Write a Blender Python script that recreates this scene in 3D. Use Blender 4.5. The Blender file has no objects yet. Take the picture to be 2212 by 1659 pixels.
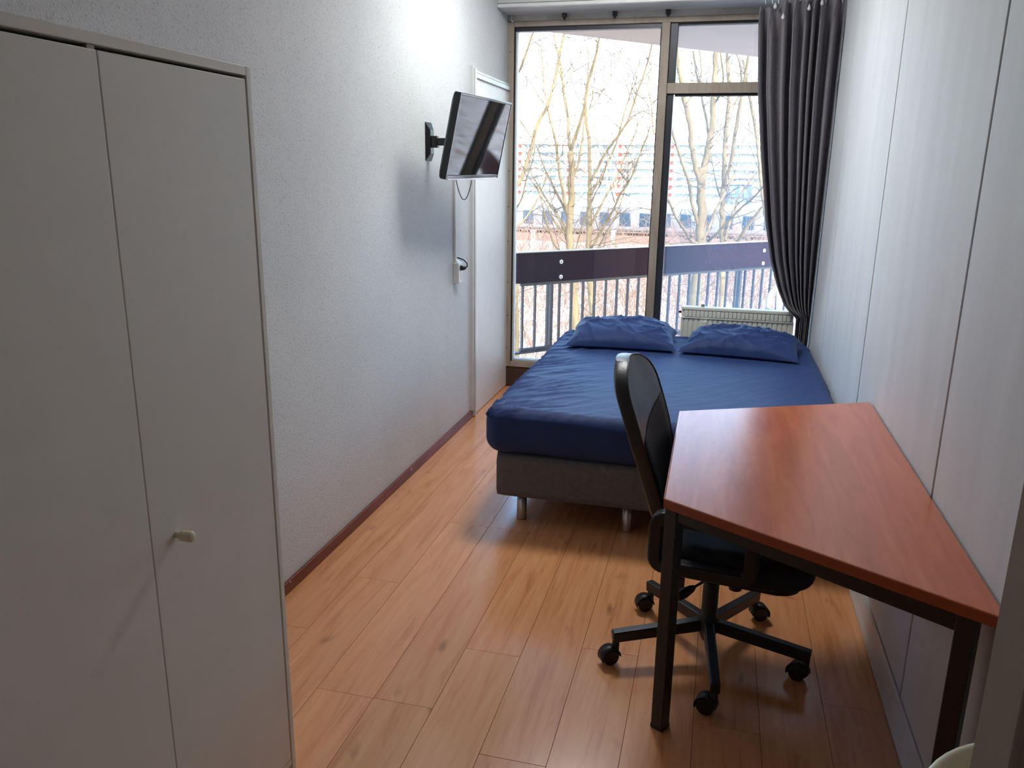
import bpy, bmesh, math, random
from mathutils import Vector, Matrix, noise
random.seed(7)
PI = math.pi
SC = bpy.context.scene
COL = SC.collection

# ------------------------------------------------------------------ camera
CAM_H = 1.6
YAW, PITCH, ROLL, FPX = 0.24862, 0.259507, 0.0135892, 1730.37
FW, FH = 2212.0, 1659.0
_f = Vector((-math.sin(YAW)*math.cos(PITCH), math.cos(YAW)*math.cos(PITCH), -math.sin(PITCH)))
_r = Vector((math.cos(YAW), math.sin(YAW), 0)); _u = _r.cross(_f)
_r2 = math.cos(ROLL)*_r + math.sin(ROLL)*_u; _u2 = _r2.cross(_f)
cam_data = bpy.data.cameras.new('camera'); cam = bpy.data.objects.new('camera', cam_data); COL.objects.link(cam)
cam_data.sensor_width = 36; cam_data.lens = FPX/FW*36; cam_data.clip_start = 0.05; cam_data.clip_end = 2000
m = Matrix((_r2, _u2, -_f)).transposed().to_4x4(); m.translation = (0, 0, CAM_H)
cam.matrix_world = m
SC.camera = cam

def at(px, py, Y):
    d = (px-FW/2)/FPX*_r2 - (py-FH/2)/FPX*_u2 + _f
    return Vector((0, 0, CAM_H)) + d*(Y/d.y)

# ------------------------------------------------------------------ sky, sun, exposure
world = bpy.data.worlds.new('sky'); SC.world = world; world.use_nodes = True
wn = world.node_tree.nodes; wl = world.node_tree.links
wn.clear()
wo = wn.new('ShaderNodeOutputWorld'); bg = wn.new('ShaderNodeBackground'); sk = wn.new('ShaderNodeTexSky')
sk.sky_type = 'NISHITA'; sk.sun_disc = False; sk.sun_elevation = math.radians(32); sk.sun_rotation = math.radians(150)
sk.air_density = 1.0; sk.dust_density = 2.5; sk.ozone_density = 1.0
hs = wn.new('ShaderNodeHueSaturation'); hs.inputs['Saturation'].default_value = 1.12
wl.new(sk.outputs[0], hs.inputs['Color']); wl.new(hs.outputs[0], bg.inputs[0]); wl.new(bg.outputs[0], wo.inputs[0])
bg.inputs[1].default_value = 0.40
sun_d = bpy.data.lights.new('sun', 'SUN'); sun = bpy.data.objects.new('sun', sun_d); COL.objects.link(sun)
sun_d.energy = 0.8; sun_d.angle = math.radians(0.6); sun_d.color = (1.0, 0.95, 0.86)
sun.rotation_euler = (math.radians(58), 0, math.radians(28)); sun.location = (10, -20, 30)
# sampling portal in the window opening (adds no light of its own)
pd = bpy.data.lights.new('window_portal', 'AREA'); pd.shape = 'RECTANGLE'; pd.size = 2.1; pd.size_y = 2.45
pd.cycles.is_portal = True
po = bpy.data.objects.new('window_portal', pd); COL.objects.link(po)
po.location = (-0.457, 5.93, 1.38); po.rotation_euler = (math.radians(-90), 0, 0)
SC.view_settings.view_transform = 'Standard'; SC.view_settings.look = 'None'
SC.view_settings.exposure = 2.3; SC.view_settings.gamma = 1.0; SC.view_settings.use_curve_mapping = False
SC.cycles.max_bounces = 8; SC.cycles.diffuse_bounces = 5; SC.cycles.glossy_bounces = 3
SC.cycles.transparent_max_bounces = 10; SC.cycles.use_adaptive_sampling = True; SC.cycles.adaptive_threshold = 0.02; SC.cycles.sample_clamp_indirect = 8.0
SC.cycles.caustics_reflective = False; SC.cycles.caustics_refractive = False

FILL_L = 8.2     # radiance of the opal shade on the added, unseen fill lamp
# ------------------------------------------------------------------ materials
def s2l(c):
    return tuple(((x/255)/12.92 if x/255 <= 0.04045 else ((x/255+0.055)/1.055)**2.4) for x in c)

class NT:
    def __init__(s, name):
        s.m = bpy.data.materials.new(name); s.m.use_nodes = True
        s.n = s.m.node_tree.nodes; s.l = s.m.node_tree.links
        s.b = s.n['Principled BSDF']; s.out = s.n['Material Output']
        s.tc = s.n.new('ShaderNodeTexCoord')
    def N(s, t, **k):
        x = s.n.new('ShaderNode'+t)
        for a, v in k.items():
            if a in x.inputs: x.inputs[a].default_value = v
            else: setattr(x, a, v)
        return x
    def noise(s, scale, detail=3, rough=0.5, vec=None, stretch=None):
        t = s.n.new('ShaderNodeTexNoise'); t.inputs['Scale'].default_value = scale
        t.inputs['Detail'].default_value = detail; t.inputs['Roughness'].default_value = rough
        src = vec or s.tc.outputs['Object']
        if stretch:
            mp = s.n.new('ShaderNodeMapping'); mp.inputs['Scale'].default_value = stretch
            s.l.new(src, mp.inputs[0]); src = mp.outputs[0]
        s.l.new(src, t.inputs['Vector']); return t
    def ramp(s, src, stops):
        r = s.n.new('ShaderNodeValToRGB'); e = r.color_ramp.elements
        while len(e) < len(stops): e.new(0.5)
        for i, (p, c) in enumerate(stops):
            e[i].position = p; e[i].color = (c[0], c[1], c[2], 1) if isinstance(c, tuple) else (c, c, c, 1)
        s.l.new(src, r.inputs[0]); return r
    def mix(s, fac, a, b, mode='MIX'):
        x = s.n.new('ShaderNodeMix'); x.data_type = 'RGBA'; x.blend_type = mode
        for i, v in ((0, fac), (6, a), (7, b)):
            if hasattr(v, 'is_output'): s.l.new(v, x.inputs[i])
            elif isinstance(v, tuple): x.inputs[i].default_value = (v[0], v[1], v[2], 1)
            else: x.inputs[i].default_value = v
        return x.outputs[2]
    def bump(s, h, strength, dist=0.01, prev=None):
        b = s.n.new('ShaderNodeBump'); b.inputs['Strength'].default_value = strength; b.inputs['Distance'].default_value = dist
        s.l.new(h, b.inputs['Height'])
        if prev: s.l.new(prev, b.inputs['Normal'])
        s.l.new(b.outputs[0], s.b.inputs['Normal']); return b.outputs[0]

def pm(name, col, rough=0.5, metal=0.0, var=0.06, vs=8.0, bump=None, spec=0.5, stretch=None):
    """plain procedural material: base colour with slight noise variation, optional bump (scale, strength)"""
    t = NT(name); c = s2l(col)
    n = t.noise(vs, 4, 0.6, stretch=stretch)
    lo = tuple(max(0, x*(1-var)) for x in c); hi = tuple(min(1, x*(1+var)) for x in c)
    r = t.ramp(n.outputs[0], [(0.3, lo), (0.7, hi)])
    t.l.new(r.outputs[0], t.b.inputs['Base Color'])
    t.b.inputs['Roughness'].default_value = rough; t.b.inputs['Metallic'].default_value = metal
    t.b.inputs['Specular IOR Level'].default_value = spec
    if bump:
        n2 = t.noise(bump[0], 3, 0.6); t.bump(n2.outputs[0], bump[1], 0.004)
    return t.m

M = {}
def build_materials():
    # rough sprayed plaster, left wall
    t = NT('sprayed_plaster')
    n = t.noise(2.2, 4); base = t.ramp(n.outputs[0], [(0.3, s2l((208, 211, 213))), (0.7, s2l((217, 219, 220)))])
    sp = t.noise(170, 3, 0.6); spr = t.ramp(sp.outputs[0], [(0.57, 0.0), (0.69, 0.9)])
    c = t.mix(spr.outputs[0], base.outputs[0], s2l((168, 168, 168)))
    t.l.new(c, t.b.inputs['Base Color']); t.b.inputs['Roughness'].default_value = 0.9
    b1 = t.noise(120, 4, 0.65); pv = t.bump(b1.outputs[0], 0.6, 0.003)
    b2 = t.noise(260, 2, 0.5); t.bump(b2.outputs[0], 0.45, 0.002, pv)
    M['plaster'] = t.m
    # right-hand wall boards
    t = NT('painted_wall_board')
    n = t.noise(3, 4, 0.6, stretch=(1, 2.2, 0.35)); r = t.ramp(n.outputs[0], [(0.3, s2l((206, 209, 212))), (0.7, s2l((217, 220, 223)))])
    t.l.new(r.outputs[0], t.b.inputs['Base Color']); t.b.inputs['Roughness'].default_value = 0.6; t.b.inputs['Specular IOR Level'].default_value = 0.3
    b1 = t.noise(160, 2); t.bump(b1.outputs[0], 0.08, 0.002)
    M['board'] = t.m
    M['bright_board'] = pm('white_melamine_board', (236, 236, 234), 0.5, var=0.02)
    M['ceil'] = pm('white_ceiling_paint', (238, 237, 234), 0.9, bump=(90, 0.2))
    M['white_trim'] = pm('white_trim_paint', (205, 206, 206), 0.4)
    M['alu_trim'] = pm('dull_aluminium_strip', (150, 146, 138), 0.45, 0.5)
    M['dark_gap'] = pm('dark_joint', (30, 24, 20), 1.0)
    # laminate floor
    t = NT('laminate_plank')
    oi = t.n.new('ShaderNodeObjectInfo'); vm = t.N('VectorMath', operation='MULTIPLY_ADD')
    cb = t.N('CombineXYZ'); mm = t.N('Math', operation='MULTIPLY'); mm.inputs[1].default_value = 37.0
    t.l.new(oi.outputs['Random'], mm.inputs[0]); t.l.new(mm.outputs[0], cb.inputs[0]); t.l.new(mm.outputs[0], cb.inputs[1])
    vm.inputs[1].default_value = (1, 1, 1)
    t.l.new(t.tc.outputs['Object'], vm.inputs[0]); t.l.new(cb.outputs[0], vm.inputs[2])
    g = t.noise(9, 6, 0.62, vec=vm.outputs[0], stretch=(3.2, 0.22, 1)); g.inputs['Distortion'].default_value = 0.7
    fine = t.noise(60, 4, 0.6, vec=vm.outputs[0], stretch=(4, 0.12, 1))
    kn = t.noise(3.6, 2, 0.5, vec=vm.outputs[0], stretch=(2.4, 1.0, 1)); knr = t.ramp(kn.outputs[0], [(0.68, 0.0), (0.80, 1.0)])
    r = t.ramp(g.outputs[0], [(0.25, s2l((198, 122, 74))), (0.45, s2l((228, 156, 104))), (0.75, s2l((238, 174, 122)))])
    c = t.mix(0.12, r.outputs[0], fine.outputs[0], 'OVERLAY')
    c = t.mix(knr.outputs[0], c, s2l((140, 82, 50)))
    rr = t.ramp(oi.outputs['Random'], [(0.0, (0.90, 0.89, 0.88)), (1.0, (1.04, 1.04, 1.04))])
    c = t.mix(1.0, c, rr.outputs[0], 'MULTIPLY')
    t.l.new(c, t.b.inputs['Base Color']); t.b.inputs['Roughness'].default_value = 0.22; t.b.inputs['Specular IOR Level'].default_value = 1.0
    t.bump(fine.outputs[0], 0.05, 0.002)
    M['plank'] = t.m
    # cherry desk top
    t = NT('cherry_veneer')
    g = t.noise(5, 5, 0.6, stretch=(3.5, 0.35, 1)); g.inputs['Distortion'].default_value = 0.6
    fine = t.noise(70, 3, 0.6, stretch=(4, 0.12, 1))
    r = t.ramp(g.outputs[0], [(0.3, s2l((186, 88, 44))), (0.55, s2l((208, 108, 56))), (0.75, s2l((216, 122, 70)))])
    c = t.mix(0.10, r.outputs[0], fine.outputs[0], 'OVERLAY')
    t.l.new(c, t.b.inputs['Base Color']); t.b.inputs['Roughness'].default_value = 0.26; t.b.inputs['Specular IOR Level'].default_value = 0.9
    t.bump(fine.outputs[0], 0.02, 0.002)
    M['cherry'] = t.m
    M['cherry_edge'] = pm('cherry_edge_band', (158, 70, 36), 0.4, var=0.1, vs=20)
    M['black_metal'] = pm('black_powder_coat', (24, 24, 26), 0.4, 0.0, var=0.1, vs=60)
    M['black_plastic'] = pm('black_plastic', (22, 22, 24), 0.45, bump=(300, 0.1))
    M['black_leather'] = pm('black_leatherette', (38, 38, 41), 0.33, var=0.12, bump=(170, 0.18))
    M['black_mesh'] = pm('black_seat_fabric', (26, 28, 36), 0.85, var=0.15, vs=120, bump=(400, 0.3))
    # navy cotton
    t = NT('navy_cotton')
    n = t.noise(4, 4); r = t.ramp(n.outputs[0], [(0.3, s2l((29, 48, 96))), (0.7, s2l((36, 57, 108)))])
    t.l.new(r.outputs[0], t.b.inputs['Base Color']); t.b.inputs['Roughness'].default_value = 0.62
    t.b.inputs['Sheen Weight'].default_value = 0.10; t.b.inputs['Sheen Tint'].default_value = (.35, .6, 1, 1); t.b.inputs['Specular IOR Level'].default_value = 0.28
    w = t.noise(14, 4, 0.6, stretch=(1.0, 2.4, 1)); pv = t.bump(w.outputs[0], 0.12, 0.02)
    b1 = t.noise(600, 2); t.bump(b1.outputs[0], 0.12, 0.001, pv)
    M['navy'] = t.m
    M['grey_fabric'] = pm('charcoal_upholstery', (104, 104, 109), 0.95, var=0.14, vs=40, bump=(500, 0.4), spec=0.2)
    M['chrome'] = pm('brushed_steel', (190, 190, 192), 0.32, 0.9, var=0.05)
    t = NT('grey_curtain_cloth')
    n = t.noise(160, 2, stretch=(1, 1, 0.3)); r = t.ramp(n.outputs[0], [(0.3, s2l((116, 111, 117))), (0.7, s2l((130, 125, 130)))])
    t.l.new(r.outputs[0], t.b.inputs['Base Color']); t.b.inputs['Roughness'].default_value = 0.85
    t.b.inputs['Sheen Weight'].default_value = 0.15
    t.bump(n.outputs[0], 0.1, 0.002); M['curtain'] = t.m
    M['white_plastic'] = pm('white_plastic', (225, 225, 222), 0.4)
    t = NT('opal_fill_shade'); n = t.noise(5, 2); r = t.ramp(n.outputs[0], [(0.3, (.95, .96, .94)), (0.7, (.98, .99, .97))])
    t.l.new(r.outputs[0], t.b.inputs['Emission Color']); t.l.new(r.outputs[0], t.b.inputs['Base Color']); t.b.inputs['Emission Strength'].default_value = FILL_L
    M['fill_shade'] = t.m  # glowing surface of the added fill lamp
    M['radiator'] = pm('cream_radiator_enamel', (232, 231, 218), 0.4, var=0.04)
    M['cream'] = pm('cream_ceramic', (226, 220, 190), 0.25, var=0.03)
    M['wardrobe'] = pm('off_white_melamine', (236, 238, 232), 0.5, var=0.02, bump=(250, 0.04))
    M['wardrobe_edge'] = pm('melamine_edge', (236, 237, 230), 0.5, var=0.02)
    M['entry'] = pm('taupe_jamb_paint', (150, 138, 124), 0.7, var=0.04, bump=(60, 0.1))
    # baseboard with paint specks
    t = NT('red_brown_skirting')
    n = t.noise(12, 4, stretch=(1, 0.3, 1)); r = t.ramp(n.outputs[0], [(0.3, s2l((104, 46, 26))), (0.7, s2l((136, 66, 40)))])
    sp = t.noise(26, 2, 0.4, stretch=(1, 0.6, 1)); spr = t.ramp(sp.outputs[0], [(0.74, 0.0), (0.77, 1.0)])
    c = t.mix(spr.outputs[0], r.outputs[0], s2l((215, 212, 205)))
    t.l.new(c, t.b.inputs['Base Color']); t.b.inputs['Roughness'].default_value = 0.45; M['skirting'] = t.m
    # window wood and metal
    t = NT('weathered_window_wood')
    n = t.noise(7, 5, 0.6, stretch=(1, 1, 0.25)); r = t.ramp(n.outputs[0], [(0.3, s2l((140, 126, 112))), (0.55, s2l((170, 157, 143))), (0.75, s2l((156, 136, 118)))])
    t.l.new(r.outputs[0], t.b.inputs['Base Color']); t.b.inputs['Roughness'].default_value = 0.6; M['wood_frame'] = t.m
    M['head_band'] = pm('dirty_grey_head_paint', (180, 178, 172), 0.7, var=0.18, vs=6)
    M['dark_frame'] = pm('dark_anodised_frame', (58, 60, 66), 0.4, 0.3, var=0.12)
    M['dark_wood'] = pm('dark_threshold_wood', (74, 52, 42), 0.6, var=0.2, vs=10, stretch=(0.3, 1, 1))
    M['rubber'] = pm('black_rubber', (18, 18, 18), 0.7)
    M['bead'] = pm('pale_glazing_bead', (205, 205, 205), 0.5)
    # glass
    def glass(name, haze):
        t = NT(name); t.n.remove(t.b)
        tr = t.N('BsdfTransparent'); gl = t.N('BsdfGlossy', Roughness=0.02); fr = t.N('Fresnel', IOR=1.45)
        mx = t.N('MixShader'); t.l.new(fr.outputs[0], mx.inputs[0]); t.l.new(tr.outputs[0], mx.inputs[1]); t.l.new(gl.outputs[0], mx.inputs[2])
        tr.inputs[0].default_value = (0.95, 0.965, 0.97, 1)
        outp = mx.outputs[0]
        n = t.noise(2.2, 5, 0.6, stretch=(1, 1, 0.6)); sc = t.noise(22, 4, 0.6); scr = t.ramp(sc.outputs[0], [(0.66, 0.0), (0.80, 0.25)])
        hz = t.ramp(n.outputs[0], [(0.25, haze*0.85), (0.75, haze*1.15)])
        ad = t.N('Math', operation='MULTIPLY_ADD'); t.l.new(scr.outputs[0], ad.inputs[0]); ad.inputs[1].default_value = haze; t.l.new(hz.outputs[0], ad.inputs[2])
        df = t.N('BsdfDiffuse'); tl = t.N('BsdfTranslucent'); df.inputs[0].default_value = (0.34, 0.66, 1.0, 1); tl.inputs[0].default_value = (0.34, 0.66, 1.0, 1)
        m1 = t.N('MixShader'); m1.inputs[0].default_value = 0.65; t.l.new(df.outputs[0], m1.inputs[1]); t.l.new(tl.outputs[0], m1.inputs[2])
        m2 = t.N('MixShader'); t.l.new(ad.outputs[0], m2.inputs[0]); t.l.new(outp, m2.inputs[1]); t.l.new(m1.outputs[0], m2.inputs[2])
        t.l.new(m2.outputs[0], t.out.inputs[0]); return t.m
    M['glass'] = glass('clear_window_glass', 0.0012)
    M['hazy_glass'] = glass('dusty_hazy_window_glass', 0.075)
    # television
    t = NT('tv_screen_glass'); n = t.noise(3, 2); r = t.ramp(n.outputs[0], [(0.3, (0.006,)*3), (0.7, (0.009,)*3)])
    t.l.new(r.outputs[0], t.b.inputs['Base Color']); t.b.inputs['Roughness'].default_value = 0.04; t.b.inputs['Specular IOR Level'].default_value = 0.22
    M['screen'] = t.m
    M['gloss_black'] = pm('gloss_black_bezel', (20, 20, 24), 0.15)
    # exterior
    M['plum'] = pm('plum_stained_board', (30, 13, 22), 0.8, var=0.18, vs=14, stretch=(1, 1, 3), bump=(80, 0.2), spec=0.12)
    M['rail_metal'] = pm('dark_rail_paint', (36, 40, 48), 0.5, 0.0, var=0.1)
    M['galv'] = pm('galvanised_bolt', (190, 192, 196), 0.4, 0.6)
    M['soffit'] = pm('pale_concrete_soffit', (158, 146, 136), 0.9, var=0.06, vs=3)
    M['concrete'] = pm('grey_concrete', (170, 166, 160), 0.9, var=0.08, vs=2)
    t = NT('bark'); n = t.noise(9, 5, 0.65, stretch=(1, 1, 0.3)); r = t.ramp(n.outputs[0], [(0.25, s2l((66, 58, 44))), (0.5, s2l((90, 82, 62))), (0.75, s2l((104, 99, 78)))])
    t.l.new(r.outputs[0], t.b.inputs['Base Color']); t.b.inputs['Roughness'].default_value = 0.9; t.bump(n.outputs[0], 0.5, 0.02); M['bark'] = t.m
    M['twig'] = pm('twig_bark', (74, 65, 54), 0.9, var=0.2, vs=3)
    M['shrub'] = pm('reddish_shrub_stem', (112, 92, 78), 0.9, var=0.2, vs=3)
    t = NT('snow_with_leaf_litter'); n = t.noise(0.9, 6, 0.7); r = t.ramp(n.outputs[0], [(0.40, s2l((236, 238, 242))), (0.50, s2l((214, 206, 196))), (0.60, s2l((150, 120, 92)))])
    t.l.new(r.outputs[0], t.b.inputs['Base Color']); t.b.inputs['Roughness'].default_value = 0.9; M['snow'] = t.m
    M['snow_roof'] = pm('roof_snow', (240, 242, 246), 0.9)
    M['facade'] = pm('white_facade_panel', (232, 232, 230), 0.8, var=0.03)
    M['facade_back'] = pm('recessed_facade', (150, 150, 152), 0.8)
    M['far_glass'] = pm('far_window_glass', (84, 112, 140), 0.25, var=0.25, vs=0.3)
    M['red_panel'] = pm('red_door_panel', (170, 52, 46), 0.6)
    M['train'] = pm('pale_grey_train_paint', (84, 92, 106), 0.4, 0.2, var=0.03)
    M['train_glass'] = pm('train_window_glass', (30, 50, 68), 0.1, var=0.2, vs=0.5)
    M['brick_far'] = pm('pinkish_parapet', (88, 76, 72), 0.9, var=0.12, vs=1.5)
    M['slate_block'] = pm('blue_grey_cladding', (58, 76, 96), 0.7)
    M['pale_plastic'] = pm('white_garden_plastic', (150, 160, 172), 0.4)
build_materials()

# ------------------------------------------------------------------ mesh helpers
class MB:
    def __init__(s): s.v = []; s.f = []; s.sm = []
    def add(s, vs, fs, smooth=False):
        o = len(s.v); s.v += [Vector(x) for x in vs]; s.f += [tuple(i+o for i in f) for f in fs]; s.sm += [smooth]*len(fs); return s
    def box(s, x0, x1, y0, y1, z0, z1):
        return s.add([(x0,y0,z0),(x1,y0,z0),(x1,y1,z0),(x0,y1,z0),(x0,y0,z1),(x1,y0,z1),(x1,y1,z1),(x0,y1,z1)],
                     [(0,3,2,1),(4,5,6,7),(0,1,5,4),(1,2,6,5),(2,3,7,6),(3,0,4,7)])
    def bbox(s, x0, x1, y0, y1, z0, z1, b=0.004, seg=2):
        """box with bevelled edges"""
        bm = bmesh.new(); bmesh.ops.create_cube(bm, size=1)
        for v in bm.verts: v.co = Vector(((x0+x1)/2+v.co.x*(x1-x0), (y0+y1)/2+v.co.y*(y1-y0), (z0+z1)/2+v.co.z*(z1-z0)))
        bmesh.ops.bevel(bm, geom=bm.edges[:], offset=b, segments=seg, affect='EDGES', profile=0.5)
        bm.verts.index_update(); o = len(s.v); flat = 1-1e-4
        s.v += [v.co.copy() for v in bm.verts]
        for f in bm.faces:
            f.normal_update(); nn = f.normal
            s.f.append(tuple(v.index+o for v in f.verts)); s.sm.append(seg > 1 and max(abs(nn.x), abs(nn.y), abs(nn.z)) < flat)   # the six sides stay flat
        bm.free(); return s
    def obox(s, a, b, w, h, up=(0,0,1), taper=1.0):
        """bar from a to b, width w (sideways), height h (along up)"""
        a = Vector(a); b = Vector(b); d = (b-a).normalized(); side = d.cross(Vector(up)).normalized(); u = side.cross(d)
        vs = []
        for p, k in ((a, 1.0), (b, taper)):
            for sx, sz in ((-1,-1),(1,-1),(1,1),(-1,1)): vs.append(p+side*sx*w/2*k+u*sz*h/2*k)
        return s.add(vs, [(3,2,1,0),(4,5,6,7),(0,1,5,4),(1,2,6,5),(2,3,7,6),(3,0,4,7)])
    def tube(s, pts, rad, n=8, cap=True, smooth=True):
        pts = [Vector(p) for p in pts]
        if not isinstance(rad, (list, tuple)): rad = [rad]*len(pts)
        o = len(s.v); ref = None; vs = []; fs = []
        for i, p in enumerate(pts):
            d = (pts[min(i+1, len(pts)-1)]-pts[max(i-1, 0)]).normalized()
            if ref is None:
                ref = d.orthogonal().normalized()
            ref = (ref-d*ref.dot(d))
            ref = ref.normalized() if ref.length > 1e-6 else d.orthogonal().normalized()
            bn = d.cross(ref)
            for k in range(n):
                a = 2*PI*k/n; vs.append(p+(ref*math.cos(a)+bn*math.sin(a))*rad[i])
        for i in range(len(pts)-1):
            for k in range(n):
                k2 = (k+1) % n; fs.append((i*n+k, i*n+k2, (i+1)*n+k2, (i+1)*n+k))
        s.add(vs, fs, smooth)
        if cap: s.f += [tuple(o+k for k in range(n-1, -1, -1)), tuple(o+(len(pts)-1)*n+k for k in range(n))]; s.sm += [False, False]
        return s
    def cyl(s, a, b, r, n=20, r2=None): return s.tube([a, b], [r, r if r2 is None else r2], n)
    def lathe(s, prof, c=(0,0,0), n=32, axis='Z'):
        vs = []; fs = []
        for r, z in prof:
            for k in range(n):
                a = 2*PI*k/n; p = (r*math.cos(a), r*math.sin(a), z)
                if axis == 'X': p = (p[2], p[0], p[1])
                if axis == 'Y': p = (p[0], p[2], p[1])
                vs.append(Vector(p)+Vector(c))
        for i in range(len(prof)-1):
            for k in range(n):
                k2 = (k+1) % n; fs.append((i*n+k, i*n+k2, (i+1)*n+k2, (i+1)*n+k))
        return s.add(vs, fs, True)
    def prism(s, poly, z0, z1):
        n = len(poly); vs = [(x,y,z0) for x,y in poly]+[(x,y,z1) for x,y in poly]
        return s.add(vs, [tuple(range(n-1,-1,-1)), tuple(range(n,2*n))]+[(i,(i+1)%n,n+(i+1)%n,n+i) for i in range(n)])
    def rbox(s, c, half, r, n=(20,20,8), disp=None, rp=None):
        """densely divided rounded box; rp rounds the plan corners; disp(p, normal) -> offset"""
        bm = bmesh.new(); bmesh.ops.create_cube(bm, size=2)
        vs = []; fs = []; idx = {}
        def vert(u):
            k = (round(u[0],5), round(u[1],5), round(u[2],5))
            if k in idx: return idx[k]
            p = Vector((u[0]*half[0], u[1]*half[1], u[2]*half[2]))
            if rp:
                qx = max(-half[0]+rp, min(half[0]-rp, p.x)); qy = max(-half[1]+rp, min(half[1]-rp, p.y))
                dx, dy = p.x-qx, p.y-qy
                mx = max(abs(dx), abs(dy))
                if mx > 1e-9 and abs(dx) > 1e-9 and abs(dy) > 1e-9:
                    k2 = mx/math.hypot(dx, dy); p.x = qx+dx*k2; p.y = qy+dy*k2
            q = Vector([max(-half[i]+r, min(half[i]-r, p[i])) for i in range(3)])
            if rp:
                e = rp
                L = math.hypot(max(0, abs(p.x)-half[0]+e), max(0, abs(p.y)-half[1]+e))
                if L > 0:
                    cx = math.copysign(max(0, min(abs(p.x), half[0]-e)), p.x); cy = math.copysign(max(0, min(abs(p.y), half[1]-e)), p.y)
                    k2 = max(0, (L-r))/L if L > e-r else 1
                    Lq = min(L, e-r)
                    q.x = cx+(p.x-cx)/L*Lq if L > 0 else p.x; q.y = cy+(p.y-cy)/L*Lq if L > 0 else p.y
            d = p-q; nn = d.normalized() if d.length > 1e-9 else Vector((0,0,1))
            mx = max(abs(d.x), abs(d.y), abs(d.z), math.hypot(d.x, d.y))
            if d.length > 1e-9: p = q+nn*min(mx, r)
            nn2 = nn
            if disp: p = p+nn2*disp(p, nn2)
            idx[k] = len(vs); vs.append(p+Vector(c)); return idx[k]
        bm.free()
        def face(ax, sg):
            a, b = [(1,2),(2,0),(0,1)][ax]; na, nb = n[a], n[b]
            for i in range(na):
                for j in range(nb):
                    q = []
                    for di, dj in ((0,0),(1,0),(1,1),(0,1)):
                        u = [0,0,0]; u[ax] = sg; u[a] = -1+2*(i+di)/na; u[b] = -1+2*(j+dj)/nb; q.append(vert(u))
                    if sg < 0: q.reverse()
                    fs.append(tuple(q))
        for ax in range(3):
            face(ax, 1); face(ax, -1)
        return s.add(vs, fs, True)
    def xf(s, mat):
        s.v = [mat @ v for v in s.v]; return s
    def mesh(s, name, mat):
        me = bpy.data.meshes.new(name); me.from_pydata([tuple(v) for v in s.v], [], s.f)
        me.polygons.foreach_set('use_smooth', s.sm); me.materials.append(mat); me.update(); return me
    def build(s, name, mat, parent=None, loc=None, rot=None, fix=False):
        me = s.mesh(name, mat)
        if fix:
            bm = bmesh.new(); bm.from_mesh(me); bmesh.ops.recalc_face_normals(bm, faces=bm.faces[:]); bm.to_mesh(me); bm.free()
        return link(name, me, parent, loc, rot)

def link(name, me, parent=None, loc=None, rot=None):
    o = bpy.data.objects.new(name, me); COL.objects.link(o)
    if parent: o.parent = parent
    if loc: o.location = loc
    if rot: o.rotation_euler = rot
    return o
def thing(name, label, cat, loc=(0,0,0), rot=(0,0,0), group=None):
    o = bpy.data.objects.new(name, None); COL.objects.link(o); o.location = loc; o.rotation_euler = rot
    o.empty_display_size = 0.05
    return tag(o, label, cat, group)
def tag(o, label, cat, group=None):
    o['label'] = label; o['category'] = cat
    if group: o['group'] = group
    return o
def struct(o, label=None, cat=None):
    o['kind'] = 'structure'
    if label: o['label'] = label
    if cat: o['category'] = cat
    return o
def bev(o, w=0.003, seg=2):
    md = o.modifiers.new('bevel', 'BEVEL'); md.width = w; md.segments = seg; md.limit_method = 'ANGLE'; md.angle_limit = math.radians(40); return o

# ------------------------------------------------------------------ room shell
XL, XR, YW, YB, ZC = -1.533, 0.618, 5.8, -1.1, 2.9
fl = struct(MB().box(XL-.1, XR+.11, YB-.1, YW+.05, -0.12, -0.009).build('floor', M['dark_gap']), 'orange-brown laminate plank floor of the room', 'floor')
PWID = 0.1945
plank_meshes = {}
def plank(x0, x1, y0, y1):
    g = 0.0006
    w, l = round(x1-x0, 4), round(y1-y0, 4)
    if (w, l) not in plank_meshes:
        plank_meshes[(w, l)] = MB().bbox(g, w-g, g, l-g, -0.0085, 0, 0.0004, 1).mesh('plank', M['plank'])
    link('plank', plank_meshes[(w, l)], fl, (x0, y0, 0))
x = -0.163-PWID*8; row = 0
offs = {0: .2, 1: .75, 2: .3, 3: .95, 4: 1.1, 5: .45, 6: .05, 7: .8}
seq = [0.35, 1.0, 0.1, 0.7, 2.002-1.3, 2.337-1.3, 0.55, 1.15, 0.25, 0.85, 0.4, 1.05, 0.6]
while x < XR-0.002:
    a, b = max(x, XL+0.002), min(x+PWID, XR+0.01)
    if b-a > 0.005:
        y = YB+0.0
        yj = YB+((seq[row % len(seq)]-YB) % 1.3)
        cuts = [YB]+[yj+1.3*k for k in range(8) if YB+0.05 < yj+1.3*k < YW-0.05]+[YW-0.02]
        for c0, c1 in zip(cuts, cuts[1:]): plank(a, b, c0, c1)
    x += PWID; row += 1

wl_ = struct(MB().box(XL-.12, XL, YB, YW+.15, -0.1, ZC).build('wall_left', M['plaster']), 'white sprayed-plaster side wall behind the television', 'wall')
wr = struct(MB().box(XR+.012, XR+.12, YB, YW+.15, -0.1, ZC).build('wall_right', M['dark_gap']), 'pale panelled side wall beside the desk', 'wall')
struct(MB().box(XL-.12, XR+.12, YB-.1, YB, -0.1, ZC).build('wall_back', M['ceil']), 'plain wall at the entrance end', 'wall')
struct(MB().box(XL-.12, XR+.12, YB-.1, YW+.15, ZC, ZC+.15).build('ceiling', M['ceil']), 'white ceiling', 'ceiling')
struct(MB().box(XL, XR+.012, 5.54, YW+.15, 2.635, ZC).build('wall_window', M['plaster']), 'plaster lintel above the window', 'wall')
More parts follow.
